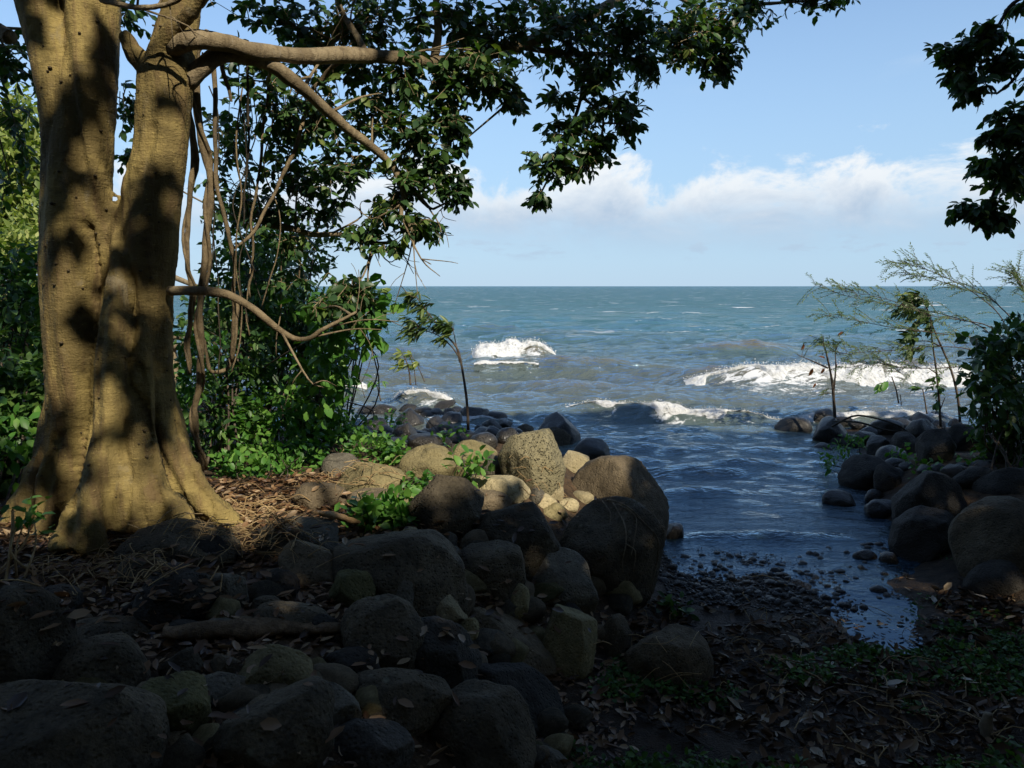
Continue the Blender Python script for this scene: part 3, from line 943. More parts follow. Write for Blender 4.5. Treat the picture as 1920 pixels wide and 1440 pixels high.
ROCK_LIST = [
    # foreground, left to right and bottom to top
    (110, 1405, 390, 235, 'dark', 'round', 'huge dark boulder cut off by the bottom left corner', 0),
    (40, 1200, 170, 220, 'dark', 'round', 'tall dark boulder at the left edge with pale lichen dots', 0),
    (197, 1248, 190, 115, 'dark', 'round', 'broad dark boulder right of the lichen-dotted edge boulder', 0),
    (190, 1325, 110, 90, 'moss', 'round', 'mossy boulder peeping out behind the huge corner boulder', 0),
    (322, 1335, 148, 135, 'moss', 'ang', 'knobbly cone-shaped boulder with lichen on its crown', 0),
    (512, 1372, 232, 165, 'dark', 'ang', 'large pointed dark boulder at the bottom edge, left of centre', 0),
    (520, 1258, 156, 92, 'olive', 'round', 'smooth tan-brown egg boulder just below the rotten log', 0),
    (412, 1292, 130, 58, 'grey', 'flat', 'flat slab with a pale broken top above the cone-shaped boulder', 12),
    (625, 1326, 122, 84, 'grey', 'sharp', 'blue-grey broken stone with sharp edges near the bottom', 10),
    (728, 1300, 255, 104, 'dark', 'round', 'long low dark boulder with a bulging right end', -6),
    (895, 1375, 230, 185, 'dark', 'round', 'large smooth brown-black boulder at the bottom centre', 0),
    (1030, 1425, 80, 50, 'grey', 'round', 'small grey stone at the bottom edge beside the brown-black boulder', 0),
    (720, 1185, 158, 140, 'dark', 'round', 'round dark boulder left of the pale pointed stone', 0),
    (832, 1142, 90, 66, 'tan', 'ang', 'pale pointed stone standing out among dark boulders', 0),
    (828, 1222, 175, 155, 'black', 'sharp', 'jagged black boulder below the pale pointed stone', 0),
    (965, 1310, 270, 110, 'black', 'sharp', 'long ridged black slab sloping down towards the leaf litter', 40),
    (965, 1210, 225, 62, 'brown', 'flat', 'long brown slab sloping down left of the squarish boulder', 40),
    (1060, 1200, 124, 132, 'olive', 'ang', 'squarish olive boulder with bright lichen streaks', 0),
    (1152, 1192, 70, 84, 'brown', 'ang', 'shadowed brown stone right behind the squarish olive boulder', 0),
    (1256, 1232, 172, 112, 'brown', 'flat', 'lone flat-topped boulder resting on the leaf litter', 6),
    (762, 1062, 275, 150, 'dark', 'round', 'very large brown-black boulder sloping down to its right', 22),
    (660, 1106, 88, 76, 'moss', 'ang', 'mossy lump with a notched top left of the large sloping boulder', 0),
    (745, 1112, 66, 66, 'grey', 'ang', 'small dark stone leaning on the front of the large sloping boulder', 0),
    (585, 1058, 126, 86, 'brown', 'round', 'domed brown boulder left of the large sloping boulder', 0),
    (527, 1094, 76, 56, 'black', 'round', 'small dark stone in front of the domed brown boulder', 0),
    (425, 1110, 78, 78, 'grey', 'round', 'grey-green rounded stone amid dry leaves', 0),
    (328, 1118, 150, 116, 'black', 'round', 'smooth black boulder left of the grey-green stone', 0),
    (278, 1072, 84, 46, 'dark', 'round', 'small dark stone below the flat boulder by the tree', 0),
    (334, 1024, 224, 84, 'dark', 'flat', 'wide flat-backed boulder at the foot of the big tree', 0),
    (562, 1005, 146, 90, 'grey', 'ang', 'angular grey boulder with a sunlit right face', -12),
    (542, 1158, 148, 58, 'dark', 'flat', 'flat dark stone above the rotten log', 0),
    (455, 1172, 70, 36, 'brown', 'flat', 'low brown stone touching the top of the rotten log', 0),
    (607, 1174, 54, 52, 'black', 'ang', 'small black wedge right of the flat dark stone', 0),
    (500, 1136, 62, 40, 'dark', 'round', 'little dark stone behind the flat dark stone', 0),
    (408, 1180, 98, 40, 'grey', 'flat', 'pale grey stone behind the left end of the rotten log', 0),
    (342, 1246, 86, 64, 'dark', 'round', 'dark stone under the left end of the rotten log', 0),
    (420, 1248, 66, 54, 'brown', 'ang', 'small brown stone between the rotten log and the pale-topped slab', 0),
    (340, 1180, 70, 34, 'black', 'flat', 'small black stone with a snapped twig over it', 0),
    (196, 1184, 176, 50, 'dark', 'flat', 'low flat stone behind the broad dark boulder', 0),
    (112, 1124, 78, 56, 'black', 'round', 'small black stone beside the lichen-dotted edge boulder', 0),
    (660, 1240, 120, 60, 'black', 'round', 'black stone in the gap right of the tan-brown egg boulder', 0),
    (690, 1395, 180, 100, 'black', 'round', 'black boulder at the bottom edge under the dry roots', 0),
    (330, 1405, 80, 66, 'brown', 'round', 'small brown stone at the bottom below the cone-shaped boulder', 0),
    # the pile in the middle
    (1062, 1086, 150, 106, 'grey', 'ang', 'dark grey cracked boulder below the giant round boulder', 28),
    (925, 1062, 148, 112, 'dark', 'round', 'dark sloping boulder in front of the humped brown boulder', 18),
    (978, 1004, 196, 134, 'dark', 'round', 'humped brown boulder left of the giant round boulder', 18),
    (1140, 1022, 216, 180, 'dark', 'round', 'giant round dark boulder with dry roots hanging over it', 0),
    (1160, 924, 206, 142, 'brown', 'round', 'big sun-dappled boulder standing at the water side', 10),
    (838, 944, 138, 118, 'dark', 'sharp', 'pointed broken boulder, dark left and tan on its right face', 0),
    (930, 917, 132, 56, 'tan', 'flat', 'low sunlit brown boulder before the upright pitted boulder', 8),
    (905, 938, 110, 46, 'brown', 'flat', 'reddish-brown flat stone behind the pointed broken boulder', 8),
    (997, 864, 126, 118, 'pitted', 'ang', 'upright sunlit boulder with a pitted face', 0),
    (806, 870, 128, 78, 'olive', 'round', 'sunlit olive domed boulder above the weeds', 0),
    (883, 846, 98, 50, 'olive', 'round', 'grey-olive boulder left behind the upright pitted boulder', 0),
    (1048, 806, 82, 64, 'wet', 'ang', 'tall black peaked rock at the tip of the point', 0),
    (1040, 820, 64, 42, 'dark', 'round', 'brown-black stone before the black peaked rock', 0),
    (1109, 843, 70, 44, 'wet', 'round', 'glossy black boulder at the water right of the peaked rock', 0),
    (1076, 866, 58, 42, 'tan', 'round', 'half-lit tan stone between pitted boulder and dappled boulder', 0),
    (694, 900, 130, 66, 'olive', 'flat', 'sunlit brown boulder with straw lying across it', 0),
    (597, 930, 106, 54, 'brown', 'round', 'brown rounded boulder lit on its right shoulder', 0),
    (703, 938, 112, 42, 'brown', 'flat', 'low brown stone above the bright weeds', 0),
    (1040, 917, 34, 40, 'tan', 'round', 'yellowish upright cobble under the pitted boulder', 0),
    (1024, 940, 42, 30, 'tan', 'round', 'whitish cobble in the sunny gap', 0),
    (1092, 930, 44, 22, 'tan', 'flat', 'flat pale cobble against the dappled boulder', 0),
    (1006, 930, 36, 30, 'grey', 'round', 'dull grey cobble in the sunny gap', 0),
    (1038, 958, 54, 30, 'olive', 'round', 'olive cobble wedged above the giant round boulder', 0),
    (1066, 945, 40, 24, 'tan', 'flat', 'tan cobble half buried between the sunny boulders', 0),
    (925, 872, 40, 40, 'grey', 'round', 'small grey ball-shaped stone beside the green sprig', 0),
    (640, 872, 80, 44, 'grey', 'flat', 'grey stone half hidden by weeds and dead stalks', 0),
    (780, 910, 60, 30, 'dark', 'flat', 'dark flat stone under the olive domed boulder', 0),
    (768, 945, 40, 40, 'olive', 'round', 'small olive stone left of the pointed broken boulder', 0),
    (770, 1004, 32, 30, 'tan', 'round', 'little tan cobble on the shoulder of the large sloping boulder', 0),
    (812, 1022, 40, 32, 'olive', 'round', 'olive cobble under the pointed broken boulder', 0),
    (843, 1012, 30, 30, 'grey', 'round', 'grey cobble under the pointed broken boulder', 0),
    (822, 1045, 60, 44, 'grey', 'ang', 'angular grey cobble at the head of the dark sloping boulder', 0),
    (892, 1084, 54, 44, 'brown', 'round', 'brown egg-sized stone at the front of the dark sloping boulder', 0),
    (872, 1052, 40, 28, 'dark', 'round', 'dark cobble above the brown egg-sized stone', 0),
    (928, 1110, 30, 26, 'olive', 'round', 'small round olive pebble in the crevice', 0),
    (976, 1134, 42, 84, 'olive', 'ang', 'narrow upright olive stone in the crevice', 0),
    (1030, 1112, 56, 34, 'tan', 'ang', 'orange-brown wedge on the cracked grey boulder', 0),
    (1006, 1144, 30, 42, 'brown', 'ang', 'thin brown stone beside the squarish olive boulder', 0),
    (948, 1128, 34, 30, 'moss', 'round', 'greenish cobble beside the narrow upright stone', 0),
    (876, 1180, 46, 52, 'olive', 'ang', 'small lumpy stone on the flank of the jagged black boulder', 0),
    (1262, 998, 44, 36, 'wet', 'round', 'small wet stone at the foot of the giant round boulder', 0),
    # wet stones of the point
    (704, 772, 46, 20, 'wet', 'round', 'low wet stone awash farthest out beside the shrubs', 0),
    (766, 766, 36, 18, 'wet', 'round', 'small wet stone awash in front of the white wash', 0),
    (770, 784, 56, 36, 'wet', 'round', 'wide wet black boulder in the middle of the shore cluster', 0),
    (757, 811, 50, 38, 'wet', 'round', 'near wet black boulder with a shiny back at the shore cluster', 0),
    (819, 796, 40, 34, 'wet', 'ang', 'wet black block left of the thin sapling', 0),
    (848, 790, 44, 34, 'wet', 'ang', 'wet sloping rock touching the thin sapling', 0),
    (806, 813, 34, 20, 'wet', 'round', 'small wet cobble in the shore cluster', 0),
    (798, 832, 66, 36, 'wet', 'round', 'dark stone low in the shore cluster beside a dead branch', 0),
    (838, 820, 50, 26, 'wet', 'flat', 'flat wet stone below the wet sloping rock', 0),
    (892, 778, 52, 30, 'wet', 'ang', 'rock splashed by a wave right of the thin sapling', 0),
    (905, 828, 56, 36, 'wet', 'round', 'wet stone behind the grey-olive boulder', 0),
    (928, 812, 44, 28, 'wet', 'ang', 'wet dark stone left of the upright pitted boulder', 0),
    (952, 818, 46, 34, 'wet', 'round', 'wet dark stone touching the upright pitted boulder', 0),
    (985, 806, 34, 22, 'dark', 'round', 'small brown-black stone peeping over the upright pitted boulder', 0),
    (702, 800, 50, 34, 'wet', 'round', 'bluish wet stone left in the shore cluster', 0),
    (735, 835, 60, 30, 'wet', 'round', 'wet stone below the weeds of the shore cluster', 0),
    (868, 812, 36, 24, 'wet', 'round', 'wet stone at the foot of the thin sapling', 0),
    # right bank
    (1488, 798, 66, 34, 'wet', 'round', 'wet dark boulder outermost on the right bank', 0),
    (1556, 808, 70, 56, 'wet', 'ang', 'wet boulder with a pale stripe under the arching dead branch', 0),
    (1545, 780, 44, 26, 'wet', 'ang', 'small wet rock splashed behind the striped boulder', 0),
    (1660, 800, 62, 34, 'wet', 'round', 'low wet boulder in the surf at the right bank', 0),
    (1732, 808, 60, 48, 'wet', 'round', 'rounded black boulder at the back of the right bank', 0),
    (1695, 832, 50, 44, 'black', 'round', 'brown-topped boulder in the right bank pile', 0),
    (1646, 836, 44, 38, 'wet', 'ang', 'shiny lumpy stone at the front of the right bank pile', 0),
    (1672, 856, 62, 40, 'wet', 'round', 'black rounded stone under the brown-topped boulder', 0),
    (1756, 836, 64, 68, 'black', 'round', 'tall leaning boulder in the right bank pile', 0),
    (1808, 822, 66, 56, 'black', 'round', 'black boulder below the glossy dark bush', 0),
    (1622, 888, 96, 74, 'black', 'round', 'large rounded boulder at the water edge of the right bank', 0),
    (1666, 896, 52, 52, 'black', 'round', 'smaller rounded boulder leaning on the large water edge boulder', 0),
    (1573, 936, 62, 32, 'wet', 'round', 'low egg-shaped wet stone standing in the cove', 0),
    (1654, 953, 72, 36, 'wet', 'round', 'smooth wet stone at the edge of the right bank', 0),
    (1640, 930, 36, 26, 'wet', 'round', 'small wet stone between the two water edge boulders', 0),
    (1540, 840, 38, 20, 'wet', 'round', 'small stone awash before the striped boulder', 0),
    (1676, 870, 40, 24, 'wet', 'round', 'small dark cobble behind the large water edge boulder', 0),
    (1745, 935, 130, 110, 'black', 'ang', 'broad black boulder in the deep shade of the right bank', 0),
    (1735, 1003, 124, 100, 'black', 'round', 'large rounded boulder above the stream mouth', 0),
    (1885, 1000, 176, 138, 'dark', 'round', 'huge boulder at the right edge with a worn brown patch', 10),
    (1890, 900, 110, 50, 'black', 'round', 'low black boulder at the right edge behind the greenery', 0),
    (1828, 896, 80, 44, 'black', 'round', 'black boulder amid the greenery of the right bank', 0),
    (1868, 1082, 110, 66, 'black', 'round', 'dark boulder under the huge right edge boulder', 0),
    (1622, 1042, 46, 24, 'wet', 'round', 'wet cobble at the left of the stream mouth', 0),
    (1668, 1048, 36, 30, 'wet', 'round', 'wet cobble against the bank at the stream mouth', 0),
    (1648, 1106, 34, 18, 'wet', 'round', 'dark cobble standing in the narrow channel', 0),
]
for (cx, cy, w, h, mk, st, lb, tl) in ROCK_LIST:
    rock(cx, cy, w, h, mk, st, lb, tl)

# smaller stones filling the gaps of the pile and of the wet shore
frng = np.random.default_rng(77)
FILL = [mesh_arrays('stone', *rock_shape(700 + k, 3, ('ang', 'round', 'flat', 'sharp')[k % 4])) for k in range(16)]
FM = ['dark', 'brown', 'black', 'grey', 'olive', 'dark', 'brown', 'moss']
for k, m_ in enumerate(FILL):
    m_.materials.append(RM[FM[k % 8]])
WETF = [mesh_arrays('stone', *rock_shape(740 + k, 3, ('ang', 'round')[k % 2])) for k in range(8)]
for m_ in WETF:
    m_.materials.append(RM['wet'])


def fill_stones(n, poly, sizes, meshes, label, group):
    A = np.array(poly, float)
    done = 0
    while done < n:
        a, b = frng.uniform(A[:, 0].min(), A[:, 0].max()), frng.uniform(A[:, 1].min(), A[:, 1].max())
        if poly_sd(np.array([a]), np.array([b]), A)[0] < 0:
            continue
        if 285 < a < 655 and 1165 < b < 1240:      # the rotten log lies here
            continue
        p = hit(a, b)
        s = frng.uniform(*sizes) * .5 * p[1] / F
        m_ = meshes[int(frng.integers(len(meshes)))]
        hue = {'dark_basalt': 'dark brown', 'brown_rock': 'mid-brown', 'black_rock': 'black', 'grey_rock': 'grey', 'olive_rock': 'olive', 'mossy_rock': 'mossy green', 'wet_rock': 'wet black'}[m_.materials[0].name]
        size = 'larger' if s > (sizes[0] * .4 + sizes[1] * .6) * .5 * p[1] / F else 'little'
        o = obj('stone', m_, None, None, p + [0, 0, s * .25], label.format(size + ' ' + hue), 'stone', group)
        o.scale = (s, s * frng.uniform(.7, 1.1), s * frng.uniform(.55, .85))
        o.rotation_euler = (frng.normal(0, .25), frng.normal(0, .25), frng.uniform(0, 6.28))
        done += 1


fill_stones(110, [(20, 1440), (60, 1120), (300, 1050), (480, 1040), (640, 1080), (880, 1010), (1000, 1040), (1180, 1120), (1120, 1260), (1060, 1440)], (44, 100), FILL, '{} stone wedged in the gaps of the shaded boulder pile', 'stones filling the boulder pile')
fill_stones(46, [(640, 775), (880, 772), (1000, 800), (960, 835), (740, 850), (660, 840)], (26, 48), WETF, '{} stone of the shore cluster near the thin sapling', 'wet stones of the shore cluster')
fill_stones(40, [(1500, 795), (1800, 790), (1900, 850), (1800, 940), (1700, 920), (1600, 850)], (26, 50), WETF, '{} stone in the shaded pile of the right bank', 'stones of the right bank pile')
fill_stones(16, [(780, 880), (1050, 830), (1100, 900), (1080, 950), (900, 960), (760, 960)], (20, 36), [m_ for k, m_ in enumerate(FILL) if k % 8 in (1, 3, 4)], '{} cobble in the sunny gaps between the lit boulders', 'sunlit cobbles')

# pebbles where the cove runs out
PEB = [mesh_arrays('pebble', rock_shape(900 + k, 2, 'round' if k % 2 else 'ang')[0] * np.array([1, .8, .5]), ico(2)[1]) for k in range(7)]
for m_ in PEB:
    m_.materials.append(RM['wet'])
PEB_POLY = gp([(1235, 1040), (1330, 1030), (1460, 1045), (1560, 1075), (1600, 1120), (1590, 1150), (1480, 1140), (1300, 1120), (1240, 1090)], 0.02)
PEB_POLY2 = gp([(1460, 1040), (1660, 1010), (1700, 1060), (1700, 1130), (1640, 1180), (1560, 1110)], 0.0)
prng = np.random.default_rng(5)
made = 0
PA = np.array(PEB_POLY)
PBX = np.array(PEB_POLY2)
while made < 290:
    src, P_ = (PEB_POLY, PA) if made < 235 else (PEB_POLY2, PBX)
    x = prng.uniform(P_[:, 0].min(), P_[:, 0].max())
    y = prng.uniform(P_[:, 1].min(), P_[:, 1].max())
    if poly_sd(np.array([x]), np.array([y]), src)[0] < 0:
        continue
    s = prng.uniform(.015, .04) * (1.25 if prng.random() < .2 else 1)
    o = obj('pebble', PEB[made % 7], None, None, (x, y, max(g1(x, y), -0.012) + s * 0.18),
            'small dark wet pebble where the cove water runs out', 'pebble', 'wet pebbles at the cove edge')
    o.rotation_euler = (prng.normal(0, .15), prng.normal(0, .15), prng.uniform(0, 6.3))
    o.scale = (s, s, s * prng.uniform(.8, 1.5))
    made += 1

# finer gravel between the pebbles
G = Geo()
gv, gt = ico(1)
gx, gy_ = PA[:, 0], PA[:, 1]
x_ = prng.uniform(gx.min(), gx.max(), 3200)
y_ = prng.uniform(gy_.min() - .15, gy_.max() + .25, 3200)
ok_ = poly_sd(x_, y_, PEB_POLY) > -.12
x_, y_ = x_[ok_], y_[ok_]
z_ = np.maximum(ground(x_, y_), -.012)
for a, b, c in zip(x_, y_, z_):
    s = prng.uniform(.005, .018)
    G.add((gv * (1 + .25 * vnoise(gv * 1.7 + a * 31, 3))[:, None]) * s * prng.uniform(.6, 1.3, 3) * [1, 1, .7] + [a, b, c + s * .2], gt)
obj('gravel', G.mesh('gravel'), RM['wet'], None, (0, 0, 0), 'fine dark gravel between the wet pebbles of the cove', None, None, 'stuff')

bpy.context.view_layer.update()


def bvh_of(o):
    me = o.data
    return BVHTree.FromPolygons([o.matrix_world @ v.co for v in me.vertices], [p.vertices[:] for p in me.polygons])


def bvh_many(objs):
    V, P = [], []
    for o in objs:
        n = len(V)
        V += [o.matrix_world @ v.co for v in o.data.vertices]
        P += [[i + n for i in p.vertices] for p in o.data.polygons]
    return BVHTree.FromPolygons(V, P)


CAMV = Vector((0, 0, CAMZ))
ROCK_BVH = bvh_many([o for o in ROCKS.values()])


def surf(px, py, lift=0.012):
    """the rock or ground seen at a pixel"""
    d = Vector(ray(px, py)).normalized()
    loc, nrm, i, dist = ROCK_BVH.ray_cast(CAMV, d)
    g = Vector(hit(px, py))
    if loc is None or (g - CAMV).length < dist:
        return np.array(g) + np.array([0, 0, lift])
    return np.array(loc + nrm * lift)


# ------------------------------------------------------------------ the big double-stemmed tree
TY = 4.55     # distance of the trunk axis


def build_trunk():
    G = Geo()
    px = TY / F

    def stem(pts, n=22):
        # (px, py, width px, dY)
        P = np.array([at(195 + (a - 195) * .96, b, TY + d) for a, b, w, d in pts])
        R = np.array([w * 0.435 * (TY + d) / F for a, b, w, d in pts])
        PP = spline(P, n)
        RR = np.interp(np.linspace(0, len(pts) - 1, n), np.arange(len(pts)), R)
        G.add(*tube(PP, RR, 18))
    # left stem and the thin one fused to its left
    stem([(160, -160, 120, .05), (165, -40, 118, .05), (168, 80, 112, .03), (160, 220, 112, 0), (150, 360, 128, .02), (150, 500, 140, .05), (150, 650, 142, .05), (152, 800, 144, .08), (156, 960, 160, .1)])
    stem([(35, -160, 76, .0), (62, -20, 82, .0), (92, 100, 84, 0), (112, 220, 76, 0), (116, 360, 82, .05), (112, 500, 80, .08), (112, 700, 74, .08), (102, 830, 78, .1), (88, 960, 84, .1)])
    # right stem
    stem([(360, -160, 60, .1), (352, -30, 66, .08), (340, 60, 72, .05), (325, 130, 92, .0), (312, 250, 90, -.02), (298, 350, 100, -.02), (285, 470, 100, .0), (280, 600, 96, .03), (285, 740, 104, .03), (300, 850, 130, .05), (320, 960, 150, .1)])
    stem([(296, 120, 62, -.02), (292, 190, 66, -.02), (285, 270, 60, -.02), (262, 350, 60, -.02), (240, 430, 66, .0), (228, 540, 62, .0), (215, 660, 60, .0)])
    # stub and fork of the right stem
    stem([(232, 62, 26, -.06), (252, 96, 32, -.05), (282, 132, 40, -.03), (296, 170, 50, 0)], 10)
    stem([(292, 132, 46, -.05), (312, 84, 40, -.10), (335, 50, 30, -.16), (372, 16, 24, -.22), (420, -40, 22, -.3)], 14)
    # buttress ribs
    stem([(226, 360, 8, .03), (226, 395, 34, .0), (226, 440, 40, -.04), (224, 500, 46, -.11), (212, 600, 60, -.20), (203, 720, 66, -.26), (190, 850, 74, -.34), (165, 960, 88, -.44), (140, 1040, 110, -.55)])
    stem([(262, 600, 40, -.10), (262, 720, 50, -.18), (262, 830, 56, -.24), (285, 920, 64, -.30), (335, 985, 66, -.36), (370, 1040, 50, -.4)])
    stem([(300, 640, 50, .0), (308, 760, 60, -.02), (335, 860, 70, -.04), (372, 925, 66, -.06), (420, 965, 50, -.06), (470, 1010, 34, -.06)])
    stem([(240, 680, 30, -.14), (235, 800, 50, -.24), (238, 900, 60, -.32), (250, 990, 80, -.36)])
    stem([(100, 700, 44, .05), (90, 800, 46, .02), (70, 880, 52, -.02), (40, 950, 54, -.05), (-5, 1005, 46, -.1)])
    stem([(108, 780, 44, -.02), (98, 880, 52, -.10), (84, 980, 60, -.2), (62, 1040, 60, -.3)])
    stem([(320, 540, 18, -.02), (300, 560, 40, 0), (290, 600, 60, 0)], 8)
    me = G.mesh('trunk')
    tmp = bpy.data.objects.new('tmp', me)
    COL.objects.link(tmp)
    r = tmp.modifiers.new('r', 'REMESH')
    r.mode = 'VOXEL'
    r.voxel_size = 0.02
    s = tmp.modifiers.new('s', 'SMOOTH')
    s.factor = 0.6
    s.iterations = 4
    dg = bpy.context.evaluated_depsgraph_get()
    ev = tmp.evaluated_get(dg)
    m2 = ev.to_mesh()
    nv = len(m2.vertices)
    V = np.empty(nv * 3)
    m2.vertices.foreach_get('co', V)
    V = V.reshape(-1, 3)
    N = np.empty(nv * 3)
    m2.vertices.foreach_get('normal', N)
    N = N.reshape(-1, 3)
    Q = np.array([p.vertices[:] for p in m2.polygons if len(p.vertices) == 4])
    ev.to_mesh_clear()
    bpy.data.objects.remove(tmp)
    ribs = fbm(V * np.array([5.5, 5.5, .8]), 4, 50)
    wr_ = fbm(V * np.array([4, 4, 26]), 3, 51)
    low = sstep(2.4, 0.7, V[:, 2])
    V = V + N * (0.048 * ribs * (0.6 + 0.9 * low) + 0.001 * wr_ + 0.006 * fbm(V * 30, 3, 53))[:, None]
    # flutes and the deep folds between the fused stems
    V = V + N * (0.020 * fbm(V * np.array([14, 14, 1.3]), 3, 57) * (0.4 + low))[:, None]
    for w_, dp_, pth in ((.040, .080, [(162, 430), (170, 560), (160, 680), (148, 800), (132, 930), (120, 1010)]), (.032, .05, [(236, 520), (246, 600), (234, 700), (262, 780), (277, 880), (305, 985)]),
                         (.030, .035, [(222, 372), (228, 470), (240, 560)]), (.030, .05, [(262, 690), (282, 820), (335, 930), (352, 985)]), (.034, .045, [(108, 0), (122, 120), (134, 220), (150, 310)]),
                         (.028, .03, [(262, 330), (276, 300), (284, 240)]), (.030, .035, [(225, 700), (222, 820), (235, 900), (228, 985)]), (.026, .025, [(195, 560), (186, 700), (176, 840)]),
                         (.03, .035, [(108, 820), (92, 900), (70, 985)]), (.028, .03, [(310, 700), (322, 800), (352, 890), (392, 950)])):
        L_ = spline(np.array([at(a, b, TY - .2) for a, b in pth]), 40)
        L_ = L_ + 0.02 * np.stack([vnoise(L_ * 3.5, 3), L_[:, 0] * 0, L_[:, 0] * 0], -1)
        sel = np.where(N[:, 1] < 0.25)[0]
        # folds follow the line of sight only as far as the front skin
        d2 = ((V[sel][:, None, 0] * (TY - .2) / V[sel][:, None, 1] - L_[None, :, 0]) ** 2 + ((V[sel][:, None, 2] - CAMZ) * (TY - .2) / V[sel][:, None, 1] + CAMZ - L_[None, :, 2]) ** 2).min(1)
        V[sel] += np.array([0, 1.0, 0]) * (dp_ * np.exp(-d2 / w_ ** 2))[:, None]
    V[:, 2] = np.maximum(V[:, 2], 0.2)
    return mesh_arrays('trunk', V, Q), V, N


tb = at_z(230, 1000, 0.7)
TREE = thing('large_tree', 'large tree with two fused sunlit stems and flaring roots, left side', 'tree', (tb[0], tb[1], 0.7))
tm, TV, TN = build_trunk()
obj('trunk', tm, M_TRUNK, TREE)
# dark warts on the bark
G = Geo()
rk = np.random.default_rng(3)
cand = np.where((TN[:, 1] < -0.35) & (TV[:, 2] > 1.0) & (TV[:, 2] < 4.6))[0]
iv, it = ico(1)
for i in rk.choice(cand, 85, replace=False):
    s = rk.uniform(.004, .012)
    a = iv * np.array([s * 1.2, s * 1.1, s * .8])
    G.add(a + TV[i] + TN[i] * s * .5 + np.array([0, -s * .3, 0]), it)
obj('bark_wart', G.mesh('bark_wart'), M_KNOB, TREE, kind='stuff')
TRUNK_BVH = BVHTree.FromPolygons([Vector(v) for v in TV], [p.vertices[:] for p in tm.polygons])

LIMBS = []


def limb(parent, pts, w0, w1, mat_=None, seg=10, n=26, wob=0.25, name='limb', keep=True):
    """pts: (px, py, Y); widths in photo pixels"""
    P = spline(np.array([at(a, b, y) for a, b, y in pts]), n)
    ym = P[:, 1]
    R = np.linspace(w0, w1, n) * 0.5 * ym / F
    V, T = tube(P, R, seg, True, wob, len(LIMBS))
    me = mesh_arrays(name, V, T)
    if keep:
        LIMBS.append((P, R))
    return obj(name, me, mat_ or M_LIMB, parent), P


limb(TREE, [(322, 90, 4.45), (360, 76, 4.42), (420, 80, 4.5), (480, 96, 4.65), (560, 104, 4.9), (660, 104, 5.2), (740, 108, 5.4), (830, 116, 5.6), (900, 104, 5.75), (980, 84, 5.9), (1060, 52, 6.1), (1140, 10, 6.3), (1220, -40, 6.6)], 34, 16, seg=14, n=44)
limb(TREE, [(345, 160, 4.55), (390, 118, 4.55), (430, 100, 4.6), (500, 118, 4.75), (560, 160, 4.9), (610, 205, 5.1), (660, 248, 5.25), (715, 290, 5.4), (760, 340, 5.5), (800, 385, 5.6), (812, 392, 5.6)], 36, 4, seg=12, n=34)
limb(TREE, [(735, 305, 5.42), (757, 360, 5.4), (752, 405, 5.35), (772, 430, 5.35), (776, 464, 5.35)], 13, 5)
limb(TREE, [(975, 86, 5.9), (1040, 98, 6.0), (1130, 102, 6.2), (1200, 112, 6.3), (1260, 118, 6.5)], 12, 3)
limb(TREE, [(812, 118, 5.55), (822, 60, 5.6), (818, 0, 5.7), (830, -60, 5.8)], 17, 10)
limb(TREE, [(318, 545, 4.5), (360, 545, 4.42), (420, 550, 4.4), (470, 576, 4.42), (515, 612, 4.45), (550, 634, 4.48), (580, 634, 4.5), (604, 618, 4.5), (640, 600, 4.55), (668, 585, 4.6)], 19, 4, seg=12)
limb(TREE, [(690, 106, 5.25), (668, 66, 5.3), (640, 20, 5.35), (625, -30, 5.4)], 14, 8)
limb(TREE, [(495, 420, 5.8), (545, 428, 5.8), (590, 440, 5.75), (640, 440, 5.7), (690, 455, 5.65), (735, 455, 5.6)], 14, 6)
limb(TREE, [(1060, 100, 6.0), (1090, 150, 6.05), (1085, 200, 6.1), (1060, 260, 6.1), (1030, 330, 6.1), (1010, 370, 6.1)], 9, 3)
limb(TREE, [(1090, 180, 6.05), (1130, 220, 6.05), (1120, 280, 6.05), (1100, 320, 6.1)], 6, 3)
limb(TREE, [(1220, -30, 6.6), (1300, 10, 6.6), (1360, 60, 6.6), (1350, 130, 6.6)], 10, 3)
limb(TREE, [(1300, -20, 6.6), (1400, 6, 6.7), (1500, 2, 6.8), (1600, -6, 6.9)], 8, 3)
limb(TREE, [(850, 112, 5.6), (900, 135, 5.5), (940, 165, 5.5), (965, 195, 5.5)], 8, 3)
limb(TREE, [(190, 0, 4.35), (260, 14, 4.2), (320, 6, 4.15), (360, -20, 4.1)], 10, 8)
limb(TREE, [(20, 70, 4.7), (-10, 50, 4.8), (-60, 40, 5.0)], 26, 18)
limb(TREE, [(570, 170, 4.95), (590, 130, 5.3), (640, 60, 5.5)], 6, 4)

# forked twigs along the limbs
trng = np.random.default_rng(91)
BR = Geo()
for P, R in list(LIMBS):
    for _ in range(7):
        k = int(trng.integers(len(P) // 3, len(P)))
        L = trng.uniform(.2, .6)
        if P[k][0] > -.3 or trng.random() < .35:
            continue
        d = unit(unit(P[min(k + 1, len(P) - 1)] - P[k - 1]) * .7 + trng.normal(0, .55, 3) + [0, 0, -.1])
        q = P[k] + d * L
        m_ = P[k] + d * L * .5 + trng.normal(0, .06, 3)
        Q = spline([P[k], m_, q], 9)
        r0_ = min(R[k] * .5, .012)
        BR.add(*tube(Q, np.linspace(r0_, .0025, 9), 5))
        for _ in range(2):
            j = int(trng.integers(3, 8))
            e = Q[j] + unit(d + trng.normal(0, .7, 3)) * L * trng.uniform(.3, .6)
            BR.add(*tube(spline([Q[j], (Q[j] + e) / 2 + trng.normal(0, .02, 3), e], 6), np.linspace(r0_ * .5, .0016, 6), 4))
obj('branchlets', BR.mesh('branchlets'), M_LIMB, TREE, kind='stuff')

